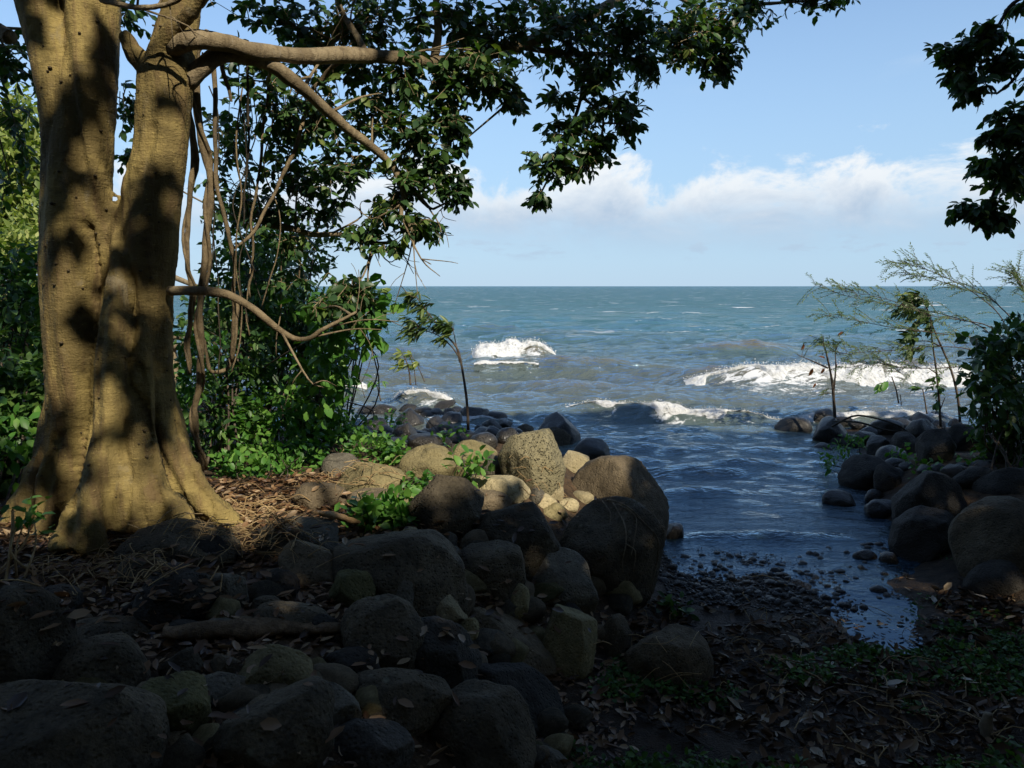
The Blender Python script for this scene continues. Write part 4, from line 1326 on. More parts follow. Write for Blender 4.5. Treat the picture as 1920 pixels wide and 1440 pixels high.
# crown: leaf sprays (px, py, Y, rx px, ry px, twigs)
CL = [
    (940, 50, 5.8, 100, 70, 34), (1060, 60, 6.0, 110, 70, 40), (1170, 60, 6.2, 100, 75, 38), (1270, 55, 6.4, 90, 70, 30), (1350, 45, 6.6, 80, 50, 24), (1410, 14, 6.7, 70, 34, 16), (1530, 4, 6.8, 80, 16, 12), (1355, 110, 6.6, 52, 50, 16), (1345, 148, 6.6, 34, 20, 6),
    (1300, 86, 6.5, 60, 34, 12),
    (932, 150, 5.5, 60, 50, 18), (965, 195, 5.5, 26, 26, 8), (890, 120, 5.6, 70, 50, 18), (1105, 150, 6.05, 70, 55, 20), (1050, 190, 6.1, 36, 26, 7), (1135, 205, 6.05, 66, 44, 16), (1180, 235, 6.05, 36, 36, 10), (1070, 250, 6.1, 56, 34, 14), (1035, 310, 6.1, 62, 40, 22), (1100, 305, 6.05, 48, 36, 14), (1120, 270, 6.05, 40, 30, 8), (1008, 380, 6.1, 30, 20, 8), (1205, 120, 6.3, 50, 50, 12),
    (835, 175, 5.6, 60, 55, 20), (840, 240, 5.5, 46, 50, 16), (790, 260, 5.5, 60, 50, 18), (865, 268, 5.5, 22, 22, 4), (862, 362, 5.5, 26, 34, 8), (830, 330, 5.5, 40, 60, 14), (770, 340, 5.5, 60, 50, 18), (790, 420, 5.4, 56, 34, 16), (720, 390, 5.5, 60, 46, 16), (735, 470, 5.45, 40, 20, 8), (690, 440, 5.6, 56, 34, 12), (660, 330, 5.6, 80, 60, 22), (700, 210, 5.6, 80, 80, 30), (610, 230, 5.6, 80, 90, 34), (560, 330, 5.7, 80, 70, 26), (520, 230, 5.6, 70, 90, 26), (760, 160, 5.6, 60, 60, 20), (470, 150, 5.2, 60, 70, 14), (500, 400, 5.8, 70, 60, 20), (600, 400, 5.8, 60, 40, 12), (540, 470, 5.8, 60, 40, 12),
    (860, 40, 5.7, 40, 50, 12), (720, 40, 5.6, 60, 60, 20), (640, 50, 5.6, 70, 60, 22), (540, 40, 5.5, 70, 40, 14), (780, 50, 5.6, 20, 60, 8), (470, 30, 5.5, 60, 40, 8), (590, 100, 5.6, 70, 60, 20), (680, 140, 5.7, 70, 50, 20), (430, 250, 5.9, 50, 90, 18), (440, 370, 6.0, 60, 80, 18), (260, 200, 6.0, 40, 70, 16), (240, 300, 6.2, 30, 50, 8), (250, 40, 5.4, 60, 40, 8), (30, 130, 5.0, 60, 70, 14), (30, 240, 5.4, 50, 70, 7), (20, 340, 6, 50, 60, 4),
    (560, 540, 5.9, 60, 34, 10), (640, 560, 5.2, 70, 50, 16), (600, 580, 5.0, 50, 40, 8), (690, 570, 5.4, 40, 50, 8),
]


def spray(rng, c, rad, ntw, anchor, lpt=9, llen=(.075, .115), wr=.52, twr=.004, droop=.5, G=None, TW=None, stem_r=0.007):
    """twigs fanning out from near the clump's anchor, leaves along them"""
    c = np.asarray(c, float)
    Pl, Dl, Nl, Ll = [], [], [], []
    a0 = c + (anchor - c) * min(1.0, 0.0 + np.min(rad) * 0.7 / (np.linalg.norm(anchor - c) + 1e-6))
    if TW is not None and np.linalg.norm(anchor - c) > 0.05:
        mid = (anchor + c) / 2 + rng.normal(0, .05, 3) * np.linalg.norm(anchor - c)
        TW.add(*tube(spline([anchor, mid, c], 9), np.linspace(stem_r * 1.4, stem_r * .7, 9), 5))
    for _ in range(ntw):
        e = c + in_ball(1, rng)[0] * rad
        s = a0 * 0.45 + c * 0.55 + in_ball(1, rng)[0] * rad * .45
        m_ = (s + e) / 2 + rng.normal(0, .12, 3) * np.linalg.norm(e - s) + np.array([0, 0, .03])
        P = spline([s, m_, e], 8)
        if TW is not None:
            TW.add(*tube(P, np.linspace(twr, twr * .5, 8), 4, False))
        dirn = unit(P[-1] - P[-3])
        k = lpt
        tt = np.linspace(0.25, 1.0, k) + rng.normal(0, .03, k)
        pos = np.stack([np.interp(np.clip(tt, 0, 1) * 7, np.arange(8), P[:, j]) for j in range(3)], -1)
        side = np.cross(dirn, [0, 0, 1.0])
        side = unit(side + 1e-6)
        sg = np.where(np.arange(k) % 2, 1, -1)[:, None]
        d = dirn * .55 + side * sg * .75 + rng.normal(0, .45, (k, 3)) + np.array([0, 0, -droop])
        Pl.append(pos)
        Dl.append(d)
        Nl.append(np.array([0, -.15, 1.0]) + rng.normal(0, .55, (k, 3)))
        Ll.append(rng.uniform(*llen, k) * np.where(tt > .9, .85, 1))
    if G is not None and Pl:
        G.add(*leaves(np.concatenate(Pl), np.concatenate(Dl), np.concatenate(Nl), np.concatenate(Ll), wr))


def nearest_limb(p):
    best, q = 1e9, None
    for P, R in LIMBS:
        d = np.linalg.norm(P - p, axis=1)
        k = int(d.argmin())
        if d[k] < best:
            best, q = d[k], P[k]
    return q


crng = np.random.default_rng(11)
G, TW = Geo(), Geo()
for (cx, cy, Y, rx, ry, nt) in CL:
    c = at(cx, cy, Y)
    rad = np.array([rx * Y / F, (rx + ry) * .55 * Y / F + .08, ry * Y / F]) * 1.1
    spray(crng, c, rad, int(nt * (1.3 if cx < 760 else 1.7)), nearest_limb(c), G=G, TW=TW, llen=(.05, .105), droop=.35)
obj('crown', G.mesh('crown'), M_CROWN, TREE)
obj('twigs', TW.mesh('twigs'), M_LIMB, TREE, kind='stuff')
# ------------------------------------------------------------------ hanging lianas beside the trunk
def liana(label, pts, w0, w1, twist=0.0, n=40, mat_=None):
    P = spline(np.array([at(a, b, y) for a, b, y in pts]), n)
    R = np.linspace(w0, w1, n) * .5 * P[:, 1] / F
    P = P + 0.022 * np.stack([vnoise(P * 6 + k * 9, k) for k in range(3)], -1)
    t = thing('liana', label, 'vine', P[-1], 'lianas hanging beside the big tree')
    V, T = tube(P, R, 8, True, .35, int(w0 * 3 + len(pts)))
    obj('stem', mesh_arrays('stem', V, T), mat_ or M_VINE, t)
    if twist:
        a = np.linspace(0, twist, n)
        Q = P + (R * 1.5)[:, None] * np.stack([np.cos(a), np.sin(a), a * 0], -1)
        V, T = tube(Q, R * .55, 6, True, .3, 4)
        obj('twining_strand', mesh_arrays('twining_strand', V, T), M_VINE, t)
    return t


liana('thick twisted liana nearest the right stem, hanging to the undergrowth', [(378, 60, 4.75), (368, 130, 4.75), (376, 260, 4.8), (392, 340, 4.85), (388, 440, 4.9), (380, 560, 4.95), (378, 660, 5.0), (368, 740, 5.05), (372, 810, 5.1), (380, 880, 5.15)], 14, 11, 26)
liana('long pale liana curving down from the upper limb and sweeping right', [(396, 70, 4.75), (402, 150, 4.8), (400, 230, 4.8), (403, 320, 4.82), (415, 400, 4.85), (434, 450, 4.9), (440, 520, 5.0), (436, 600, 5.1), (432, 680, 5.2)], 9, 7, 0)
liana('thin dark liana just behind the thick twisted one', [(362, 80, 4.95), (358, 180, 4.95), (360, 330, 5.0), (352, 480, 5.05), (358, 600, 5.1), (352, 700, 5.15)], 11, 8, 18)
liana('curved bare liana swinging up from the pale one towards the crown', [(434, 470, 4.95), (480, 430, 5.1), (510, 370, 5.2), (535, 320, 5.25), (556, 270, 5.25), (570, 220, 5.3), (600, 150, 5.3), (640, 108, 5.2)], 6, 8, 0)
liana('slender liana hanging from the lower limb root', [(418, 120, 4.7), (425, 160, 4.7), (430, 190, 4.72)], 9, 5, 0)
liana('looped liana dangling above the lake gap', [(445, 560, 5.4), (440, 640, 5.4), (425, 690, 5.4), (395, 690, 5.35), (385, 640, 5.3)], 10, 6, 0)
liana('thin straight liana left of the big trunk', [(75, 180, 5.2), (76, 300, 5.2), (74, 420, 5.2), (72, 520, 5.2)], 5, 4, 0, mat_=M_DARKBARK)
liana('thin liana hanging from the crown over the thicket', [(505, 115, 4.8), (500, 180, 5.3), (492, 300, 5.35), (478, 380, 5.4), (470, 470, 5.45), (472, 560, 5.5)], 6, 4, 0)
liana('wispy dark liana right of the pale one', [(462, 110, 5.0), (466, 220, 5.1), (460, 320, 5.15), (455, 420, 5.2)], 5, 3, 0, mat_=M_DARKBARK)

vr = np.random.default_rng(19)
for k in range(10):
    x0 = vr.uniform(372, 560)
    y0, y1 = vr.uniform(90, 200), vr.uniform(430, 720)
    Y = vr.uniform(4.9, 6.0)
    pts = [(x0 + vr.normal(0, 14) * (q > 0), y0 + (y1 - y0) * q, Y + vr.normal(0, .05)) for q in np.linspace(0, 1, 6)]
    P = spline(np.array([at(*p) for p in pts]), 40) + 0
    P = P + .02 * np.stack([vnoise(P * 5 + j * 9 + k, j) for j in range(3)], -1)
    t = thing('vine_strand', 'fine bare vine strand hanging in the gap right of the trunk', 'vine', P[-1], 'fine hanging vine strands')
    obj('stem', mesh_arrays('stem', *tube(P, vr.uniform(.003, .006), 5, True, .3, k)), M_VINE if k % 2 else M_DARKBARK, t)

# ------------------------------------------------------------------ shrubs, weeds, saplings
def shrub(name, label, cat, base, blobs, nleaf, llen, m, wr=.5, stemmat=None, group=None, seed=1, stem_r=.012, droop=.25, tv=LEAF8_V, tt=LEAF8_T, nst=3, per=7):
    """blobs: list of (center xyz, radii xyz); leaves sit in small rosettes spread through the blobs"""
    rng = np.random.default_rng(seed)
    base = np.asarray(base, float)
    t = thing(name, label, cat, base, group)
    G, ST = Geo(), Geo()
    vol = np.array([np.prod(r) ** (2 / 3) for c, r in blobs])
    vol = vol / vol.sum()
    for (c, r), f in zip(blobs, vol):
        c = np.asarray(c, float)
        r = np.asarray(r, float)
        n = max(2, int(nleaf * f / per))
        ctr = c + in_ball(n, rng, .12) * r
        out = unit((ctr - c) / r + rng.normal(0, .25, (n, 3)) + np.array([0, 0, .25]))
        P = np.repeat(ctr, per, 0) + rng.normal(0, llen[1] * .45, (n * per, 3))
        D = np.repeat(out, per, 0) * .5 + rng.normal(0, .7, (n * per, 3)) + np.array([0, 0, -droop])
        N = np.array([0, -.1, 1.0]) + rng.normal(0, .5, (n * per, 3))
        G.add(*leaves(P, D, N, rng.uniform(*llen, n * per), wr, tv, tt))
        for _ in range(nst):
            e = c + in_ball(1, rng)[0] * r * .8
            m_ = base * .45 + e * .55 + rng.normal(0, .07, 3) * np.linalg.norm(e - base)
            s0 = base + np.array([rng.normal(0, .06), rng.normal(0, .06), -.05])
            ST.add(*tube(spline([s0, m_, e], 10), np.linspace(stem_r, stem_r * .35, 10), 5))
        for e in ctr[::3]:
            q = c + (e - c) * .1
            ST.add(*tube(spline([q, (q + e) / 2 + rng.normal(0, .03, 3), e], 5), np.linspace(stem_r * .4, stem_r * .2, 5), 4, False))
    obj('foliage', G.mesh('foliage'), m, t)
    obj('stem', ST.mesh('stem'), stemmat or M_SAPBARK, t)
    return t


def blob(px, py, Y, rx, ry, dy=None):
    k = Y / F
    return (at(px, py, Y), np.array([rx * k, dy if dy else (rx + ry) * .5 * k, ry * k]))


def sblob(px, py, foot, rx, ry, dy):
    q = surf(px, foot)
    return blob(px, py, q[1] - .04, rx, ry, dy)


def gbase(px, py):
    b = hit(px, py)
    return b


THICKET = 'thicket behind the big tree'
# between the trunk and the lake
shrub('shrub', 'dense dark shrub right behind the hanging lianas', 'shrub', gbase(420, 880), [blob(430, 640, 6.6, 90, 110), blob(400, 780, 6.4, 90, 100), blob(470, 520, 6.9, 80, 70)], 2100, (.07, .11), M_SHRUB, group=THICKET, seed=31)
shrub('shrub', 'tall dark shrub leaning over the lake edge', 'shrub', gbase(560, 830), [blob(560, 690, 7.4, 80, 100), blob(540, 600, 7.2, 70, 60), blob(600, 640, 7.2, 60, 60), blob(585, 760, 7.6, 60, 60)], 2500, (.07, .11), M_SHRUB, group=THICKET, seed=32)
shrub('shrub', 'thin airy shrub with sky showing through above the low limb', 'shrub', gbase(480, 840), [blob(520, 500, 7.6, 90, 60), blob(470, 440, 7.6, 80, 60), blob(580, 470, 7.6, 60, 40)], 1300, (.06, .10), M_SHRUB, group=THICKET, seed=33)
shrub('vine_shrub', 'leafy vine trailing from the low bare limb over the lake view', 'vine', gbase(640, 820), [blob(640, 590, 5.6, 60, 55), blob(690, 560, 5.7, 36, 50), blob(620, 660, 5.7, 36, 60), blob(700, 610, 5.7, 20, 40), blob(600, 720, 5.9, 40, 60)], 620, (.07, .13), M_WEED, wr=.62, group=None, seed=34, droop=.6)
shrub('weed', 'bright green weeds lit at the right foot of the trunk', 'weed', gbase(500, 925), [blob(500, 880, 6.0, 70, 34, .4), blob(560, 850, 6.3, 60, 40, .4), blob(455, 870, 6.0, 40, 40, .3)], 900, (.05, .085), M_WEED, wr=.6, seed=35, stem_r=.006)
shrub('weed', 'lit leafy weeds spilling over the bank beside the grey stone', 'weed', gbase(620, 880), [blob(620, 830, 7.0, 60, 34, .4), blob(660, 800, 7.6, 40, 26, .4), blob(590, 800, 7.2, 40, 40, .4)], 640, (.05, .085), M_WEED, wr=.6, seed=36, stem_r=.006)
shrub('weed', 'tall sunlit weeds climbing beside the thick liana', 'weed', gbase(380, 840), [blob(360, 690, 5.4, 24, 40, .2), blob(350, 760, 5.4, 24, 60, .2), blob(380, 640, 5.5, 24, 30, .2)], 360, (.05, .08), M_WEED, wr=.6, seed=37, stem_r=.005)
shrub('weed', 'mid-height green undergrowth under the dark shrubs', 'weed', gbase(520, 870), [blob(520, 770, 6.8, 80, 50, .5), blob(450, 790, 6.5, 50, 50, .4), blob(590, 790, 7.2, 50, 40, .4)], 1300, (.05, .09), M_WEED, wr=.58, seed=38, stem_r=.006)
shrub('weed', 'small green weeds on the dark boulder pile edge by the wet stones', 'weed', gbase(700, 850), [sblob(700, 840, 862, 56, 20, .3), sblob(740, 850, 868, 28, 16, .2)], 360, (.05, .08), M_WEED, wr=.6, seed=39, stem_r=.005)
shrub('weed', 'bright weeds in front of the low brown stone', 'weed', surf(722, 985), [sblob(715, 955, 985, 50, 24, .12), sblob(750, 968, 985, 28, 22, .1), sblob(690, 965, 982, 30, 18, .1)], 260, (.06, .10), M_WEED, wr=.62, seed=40, stem_r=.005)
shrub('weed', 'lone green sprig beside the small ball-shaped stone', 'weed', surf(885, 895), [sblob(872, 866, 890, 28, 12, .08), sblob(890, 882, 895, 26, 14, .08)], 90, (.07, .11), M_WEED, wr=.5, seed=41, stem_r=.005)
shrub('weed', 'small weeds in the cranny under the olive domed boulder', 'weed', surf(785, 920), [sblob(785, 908, 922, 28, 14, .08)], 80, (.05, .07), M_WEED, wr=.6, seed=42, stem_r=.004)
shrub('weed', 'green sprout rising between the wet stones', 'weed', surf(735, 800), [sblob(738, 785, 805, 18, 16, .12)], 60, (.07, .11), M_WEED, wr=.5, seed=43, stem_r=.005)
shrub('weed', 'low green sprout over the flat wet stone', 'weed', surf(850, 830), [sblob(852, 812, 830, 20, 12, .1), sblob(828, 826, 834, 12, 7, .1)], 70, (.06, .10), M_WEED, wr=.5, seed=44, stem_r=.005)
# left of the trunk
shrub('shrub', 'dark shrub at the left edge beside the trunk, waist high', 'shrub', gbase(20, 960), [blob(30, 760, 5.6, 80, 90), blob(20, 860, 5.3, 70, 80)], 2200, (.07, .12), M_SHRUB, group='shrubs left of the trunk', seed=51)
shrub('shrub', 'taller dark shrub at the left edge under the pale far tree', 'shrub', gbase(30, 900), [blob(30, 620, 6.4, 90, 80), blob(20, 520, 6.6, 70, 60)], 1100, (.07, .12), M_SHRUB, group='shrubs left of the trunk', seed=52)
shrub('weed', 'lit broad-leaved weeds at the left edge by the roots', 'weed', gbase(15, 900), [blob(25, 820, 5.0, 40, 40, .2), blob(40, 850, 4.9, 30, 24, .2)], 130, (.07, .12), M_WEED, wr=.5, seed=53, stem_r=.006)
shrub('young_plant', 'young plant with pale stem at the left edge before the roots', 'plant', gbase(26, 1100), [blob(24, 950, 3.7, 40, 20, .12), blob(45, 975, 3.7, 30, 14, .1)], 30, (.06, .09), M_WEED, wr=.5, seed=54, stem_r=.008, stemmat=M_STRAW)

# pale sunlit trees far left behind the trunk
def small_tree(label, x, y, H, blobs, n, llen, m, seed, group=None, r=.14, barkm=None):
    rng = np.random.default_rng(seed)
    b = np.array([x, y, max(g1(x, y), 0) - .05])
    t = thing('tree', label, 'tree', b, group)
    top = b + np.array([rng.normal(0, .2), rng.normal(0, .2), H])
    ST, G = Geo(), Geo()
    P = spline([b, b * .5 + top * .5 + rng.normal(0, .15, 3), top], 14)
    obj('trunk', mesh_arrays('trunk', *tube(P, np.linspace(r, r * .35, 14), 9, True, .2)), barkm or M_LIMB, t)
    tot = sum(np.prod(q[1]) ** (2 / 3) for q in blobs)
    for c, rr in blobs:
        s = P[rng.integers(5, 13)]
        ST.add(*tube(spline([s, (s + c) / 2 + rng.normal(0, .1, 3), c], 9), np.linspace(r * .4, r * .12, 9), 6))
        k = int(n * np.prod(rr) ** (2 / 3) / tot / 8)
        ctr = c + in_ball(k, rng, .1) * rr
        for e in ctr[::4]:
            ST.add(*tube(spline([c + (e - c) * .1, (c + e) / 2 + rng.normal(0, .05, 3), e], 5), np.linspace(r * .1, r * .04, 5), 4, False))
        Pp = np.repeat(ctr, 8, 0) + rng.normal(0, llen[1] * .7, (k * 8, 3))
        G.add(*leaves(Pp, rng.normal(0, .7, (k * 8, 3)) + np.repeat(unit(ctr - c), 8, 0) * .5 + [0, 0, -.2], np.array([0, -.2, 1.0]) + rng.normal(0, .55, (k * 8, 3)), rng.uniform(*llen, k * 8), .5, LEAF4_V, LEAF4_T))
    obj('limb', ST.mesh('limb'), barkm or M_LIMB, t)
    obj('crown', G.mesh('crown'), m, t)
    return t


small_tree('pale yellow-green tree sunlit behind the left edge', -10.6, 15.5, 5.6, [blob(20, 330, 15.5, 70, 50), blob(40, 420, 15.2, 60, 40), blob(-30, 380, 15.6, 60, 80), blob(30, 230, 15.8, 50, 40), blob(60, 300, 15.4, 40, 40)], 5200, (.16, .26), M_PALE, 61)
small_tree('sparse pale tree seen low between the trunk and left edge', -9.4, 14.0, 3.6, [blob(40, 470, 13.8, 60, 30), blob(20, 560, 13.6, 60, 40), blob(60, 640, 13.4, 40, 40)], 3000, (.13, .22), M_PALE, 62)
small_tree('dark green tree closing the gap left of the trunk', -9.0, 11.5, 4.0, [blob(0, 560, 11.4, 90, 60), blob(60, 600, 11.3, 60, 60), blob(30, 680, 11.2, 80, 60)], 2000, (.12, .2), M_SHRUB, 63)
small_tree('hazy grey-green tree behind the thicket by the lake', -5.6, 12.6, 2.6, [blob(500, 570, 12.4, 70, 50), blob(420, 600, 12.2, 60, 40), blob(560, 610, 12.4, 50, 40), blob(470, 660, 12.2, 50, 50)], 2800, (.10, .17), M_FEATHER, 64)


def sapling(name, label, stems, tips, llen, m, nleaf, wr=.3, seed=1, swx=-.9, sr=(9, 3), bm=None, extra=None, cat='sapling'):
    """stems: list of pixel paths [(px,py,Y)...]; tips: (px,py,Y,rx,ry,weight) leaf zones, leaves blown towards swx"""
    rng = np.random.default_rng(seed)
    p0 = stems[0][0]
    base = at(*p0)
    t = thing(name, label, cat, base)
    G = Geo()
    allP = []
    for st in stems:
        P = spline(np.array([at(*q) for q in st]), 20)
        allP.append(P)
        w = sr if st is stems[0] else (sr[0] * .55, sr[1] * .7)
        R = np.linspace(w[0], w[1], 20) * .5 * P[:, 1] / F
        obj('stem', mesh_arrays('stem', *tube(P, R, 6, True, .15)), bm or M_SAPBARK, t)
    AP = np.concatenate(allP)
    TWG = Geo()
    wsum = sum(q[5] for q in tips)
    for (a, b, Y, rx, ry, w) in tips:
        c = at(a, b, Y)
        r = np.array([rx, (rx + ry) * .5, ry]) * Y / F
        n = max(1, int(nleaf * w / wsum / 6))
        for _ in range(n):
            e = c + in_ball(1, rng)[0] * r
            s = AP[np.linalg.norm(AP - e, axis=1).argmin()]
            L = np.linalg.norm(e - s)
            P = spline([s, (s + e) / 2 + np.array([0, 0, .12 * L]), e], 6)
            TWG.add(*tube(P, np.linspace(.0042, .002, 6), 4, False))
            tt = np.linspace(.35, 1, 6)
            pos = np.stack([np.interp(tt * 5, np.arange(6), P[:, j]) for j in range(3)], -1)
            D = np.array([swx, 0, -.35]) + rng.normal(0, .4, (6, 3)) + unit(e - s) * .4
            N = np.array([0, -.3, 1.0]) + rng.normal(0, .45, (6, 3))
            G.add(*leaves(pos, D, N, rng.uniform(*llen, 6), wr))
    if not G.empty:
        obj('foliage', G.mesh('foliage'), m, t)
        obj('twigs', TWG.mesh('twigs'), bm or M_SAPBARK, t, kind='stuff')
    if extra:
        G2 = Geo()
        for (a, b, Y, dx, dz, L) in extra:
            G2.add(*leaves([at(a, b, Y)], [[dx, .1, dz]], [[.2, -.6, .6]], [L], .4))
        obj('dead_leaf', G2.mesh('dead_leaf'), M_BROWNLEAF, t, kind='stuff')
    return t


SY = 9.9
sapling('sapling', 'slender sapling with wind-bent leaves standing on the point', [[(878, 806, SY), (876, 760, SY), (868, 700, SY), (858, 655, SY), (838, 630, SY), (805, 590, SY), (780, 556, SY)], [(860, 668, SY), (845, 648, SY), (820, 628, SY), (790, 618, SY)], [(862, 680, SY), (856, 650, SY), (850, 620, SY)]],
        [(790, 560, SY, 30, 26, 3), (800, 600, SY, 44, 24, 4), (780, 625, SY, 30, 18, 2), (845, 612, SY, 22, 14, 2), (830, 630, SY, 20, 12, 1)], (.11, .18), M_SAP, 420, .26, 71, -1, (6, 2))
YY = 13.0
sapling('sapling', 'small yellow-green plant standing in the shallows', [[(770, 722, YY), (766, 690, YY), (758, 668, YY)], [(780, 722, YY), (776, 690, YY), (768, 665, YY)], [(796, 716, YY), (785, 690, YY), (772, 668, YY)]],
        [(756, 668, YY, 24, 10, 3), (765, 678, YY, 26, 10, 2), (745, 690, YY, 10, 6, 1)], (.11, .17), M_PALE, 90, .34, 72, -.6, (4, 2))
sapling('sapling', 'thin leafy stems in the water below the yellow-green plant', [[(714, 752, 12.0), (708, 728, 12.0), (702, 714, 12.0)], [(684, 746, 12.0), (676, 716, 12.), (668, 680, 12.)], [(676, 720, 12.0), (690, 690, 12.0), (698, 660, 12.0)]],
        [(705, 716, 12., 22, 8, 2)], (.09, .13), M_WEED, 30, .34, 73, -.5, (3, 1.5))
YR = 10.6
sapling('sapling', 'little tree with few reddish leaves beside the striped boulder', [[(1567, 812, YR), (1564, 760, YR), (1560, 715, YR), (1550, 665, YR), (1545, 650, YR)], [(1563, 735, YR), (1567, 690, YR), (1566, 660, YR)], [(1552, 690, YR), (1530, 680, YR), (1495, 665, YR)]],
        [(1545, 640, YR, 40, 16, 2), (1540, 738, YR, 6, 4, .3)], (.04, .07), M_FEATHER, 200, .3, 74, -.8, (7, 2),
        extra=[(1508, 645, YR, -.3, -.9, .10), (1548, 672, YR, -.8, .3, .10), (1566, 680, YR, .4, -.8, .09), (1524, 690, YR, -.3, -.9, .13), (1583, 622, YR, -.8, -.5, .11), (1546, 690, YR, -.4, -.8, .10), (1530, 718, YR, -.4, -.8, .08)])
sapling('sapling', 'tall thin sapling with big sunlit leaves on the right bank', [[(1800, 790, YR), (1795, 740, YR), (1782, 690, YR), (1765, 650, YR), (1748, 610, YR), (1735, 570, YR), (1722, 555, YR)], [(1765, 650, YR), (1740, 640, YR), (1710, 640, YR)]],
        [(1715, 560, YR, 26, 16, 2), (1700, 590, YR, 24, 14, 2), (1740, 600, YR, 24, 24, 2), (1715, 630, YR, 26, 14, 2), (1725, 668, YR, 26, 8, 1)], (.11, .22), M_SAP, 190, .42, 75, -.8, (5, 2))
sapling('sapling', 'dark bare sapling just left of the tall thin one', [[(1764, 800, YR - .2), (1760, 740, YR - .2), (1755, 690, YR - .2), (1748, 640, YR - .2), (1745, 600, YR - .2)], [(1762, 770, YR - .2), (1772, 745, YR - .2)], [(1756, 700, YR - .2), (1740, 690, YR - .2)]],
        [(1750, 730, YR - .2, 14, 40, 1)], (.07, .12), M_SHRUB, 60, .4, 76, -.3, (5, 2))
sapling('sapling', 'short stem with one green leaf standing in the surf', [[(1685, 756, 12.), (1680, 730, 12.), (1672, 706, 12.)], [(1690, 760, 12.), (1688, 740, 12)]], [(1655, 722, 12, 12, 4, 1)], (.16, .22), M_WEED, 8, .5, 77, -.8, (3, 2))
sapling('sapling', 'short stem with drooping dark leaves near the surf', [[(1738, 776, 11.), (1734, 750, 11.), (1730, 730, 11.)]], [(1722, 726, 11, 14, 3, 1)], (.14, .2), M_SHRUB, 10, .35, 78, -.8, (3, 2))


# feathery shrub whose long branches are blown to the left
def feather_shrub():
    rng = np.random.default_rng(81)
    base = hit(1915, 800)
    t = thing('feathery_shrub', 'feathery shrub with long wind-blown branches reaching left over the surf', 'shrub', base)
    Y = 10.2
    main = [
        [(1900, 700), (1850, 620), (1770, 590), (1690, 575), (1600, 558), (1530, 535)],
        [(1900, 690), (1880, 600), (1820, 545), (1760, 515), (1720, 500), (1675, 492)],
        [(1900, 710), (1840, 640), (1760, 625), (1680, 615), (1600, 600), (1545, 590)],
        [(1900, 720), (1830, 660), (1760, 650), (1700, 655), (1620, 660), (1570, 665)],
        [(1890, 640), (1850, 610), (1800, 600), (1740, 590), (1660, 560), (1580, 545)],
        [(1900, 600), (1880, 580), (1850, 555), (1800, 540), (1740, 520), (1700, 515)],
        [(1900, 720), (1820, 690), (1760, 690), (1690, 690), (1640, 680), (1590, 690)],
        [(1930, 600), (1925, 560), (1915, 535), (1905, 520)],
    ]
    G, ST = Geo(), Geo()
    for i, pth in enumerate(main):
        yy = Y + rng.normal(0, .25)
        P = spline(np.array([at(a, b, yy + .05 * k) for k, (a, b) in enumerate(pth)]), 40)
        ST.add(*tube(P, np.linspace(.009, .002, 40), 5))
        for j in range(9, 40):
            for _ in range(2 if j > 18 else 1):
                if rng.random() < .25:
                    continue
                d = unit(P[min(j + 1, 39)] - P[j - 1]) + rng.normal(0, .7, 3) + np.array([-.2, 0, .12])
                L = rng.uniform(.16, .42)
                e = P[j] + unit(d) * L
                Q = spline([P[j], (P[j] + e) / 2 + [0, 0, .03], e], 7)
                ST.add(*tube(Q, np.linspace(.0035, .0015, 7), 3, False))
                n = 18
                tt = np.linspace(.2, 1, n)
                pos = np.stack([np.interp(tt * 6, np.arange(7), Q[:, q]) for q in range(3)], -1)
                sd = unit(np.cross(unit(d), [0, -.4, 1.0]))
                sg = np.where(np.arange(n) % 2, 1, -1)[:, None]
                D = sd * sg + unit(d) * .6 + rng.normal(0, .25, (n, 3)) + [-.3, 0, -.1]
                G.add(*leaves(pos, D, rng.normal(0, .4, (n, 3)) + [0, -.4, 1], rng.uniform(.035, .065, n), .30, LEAF4_V, LEAF4_T))
    st = [at(1900, 705, Y), at(1912, 760, Y), base]
    ST.add(*tube(spline(st, 10), np.linspace(.02, .03, 10), 6))
    obj('branch', ST.mesh('branch'), M_SAPBARK, t)
    obj('foliage', G.mesh('foliage'), M_FEATHER, t)


feather_shrub()
RB = 'greenery on the right bank'
shrub('bush', 'glossy dark bush with broad leaves cut by the right edge', 'bush', gbase(1890, 860), [blob(1880, 690, 7.2, 62, 70), blob(1860, 740, 7.0, 46, 46), blob(1905, 640, 7.4, 40, 40), blob(1845, 650, 7.2, 30, 24), blob(1920, 740, 7.4, 60, 80)], 1000, (.08, .14), M_CROWN, wr=.5, seed=91, droop=.5)
shrub('bush', 'leafy green bush low at the right edge below the glossy one', 'bush', gbase(1900, 900), [blob(1890, 830, 7.6, 50, 40), blob(1860, 800, 7.6, 40, 26), blob(1915, 780, 7.8, 30, 40)], 900, (.06, .10), M_SHRUB, group=RB, seed=92)
shrub('weed', 'pinnate green seedling leaning over the cove water', 'weed', gbase(1605, 880), [blob(1590, 832, 8.8, 24, 14, .15), blob(1565, 858, 8.6, 22, 10, .12), blob(1545, 870, 8.5, 8, 4, .06)], 120, (.06, .09), M_WEED, wr=.4, seed=93, stem_r=.006)
shrub('weed', 'green creepers among the shaded stones of the right bank', 'weed', gbase(1800, 940), [blob(1790, 890, 7.4, 70, 20, .5), blob(1850, 870, 7.6, 50, 20, .4), blob(1730, 860, 8.0, 50, 14, .4), blob(1860, 930, 6.8, 50, 16, .4)], 700, (.05, .08), M_WEED, wr=.6, seed=94, stem_r=.004)
shrub('weed', 'small seedling growing at the foot of the dark cracked boulder', 'weed', gbase(1150, 1140), [blob(1155, 1128, 4.9, 22, 12, .1)], 40, (.05, .08), M_COVER, wr=.5, seed=95, stem_r=.004)
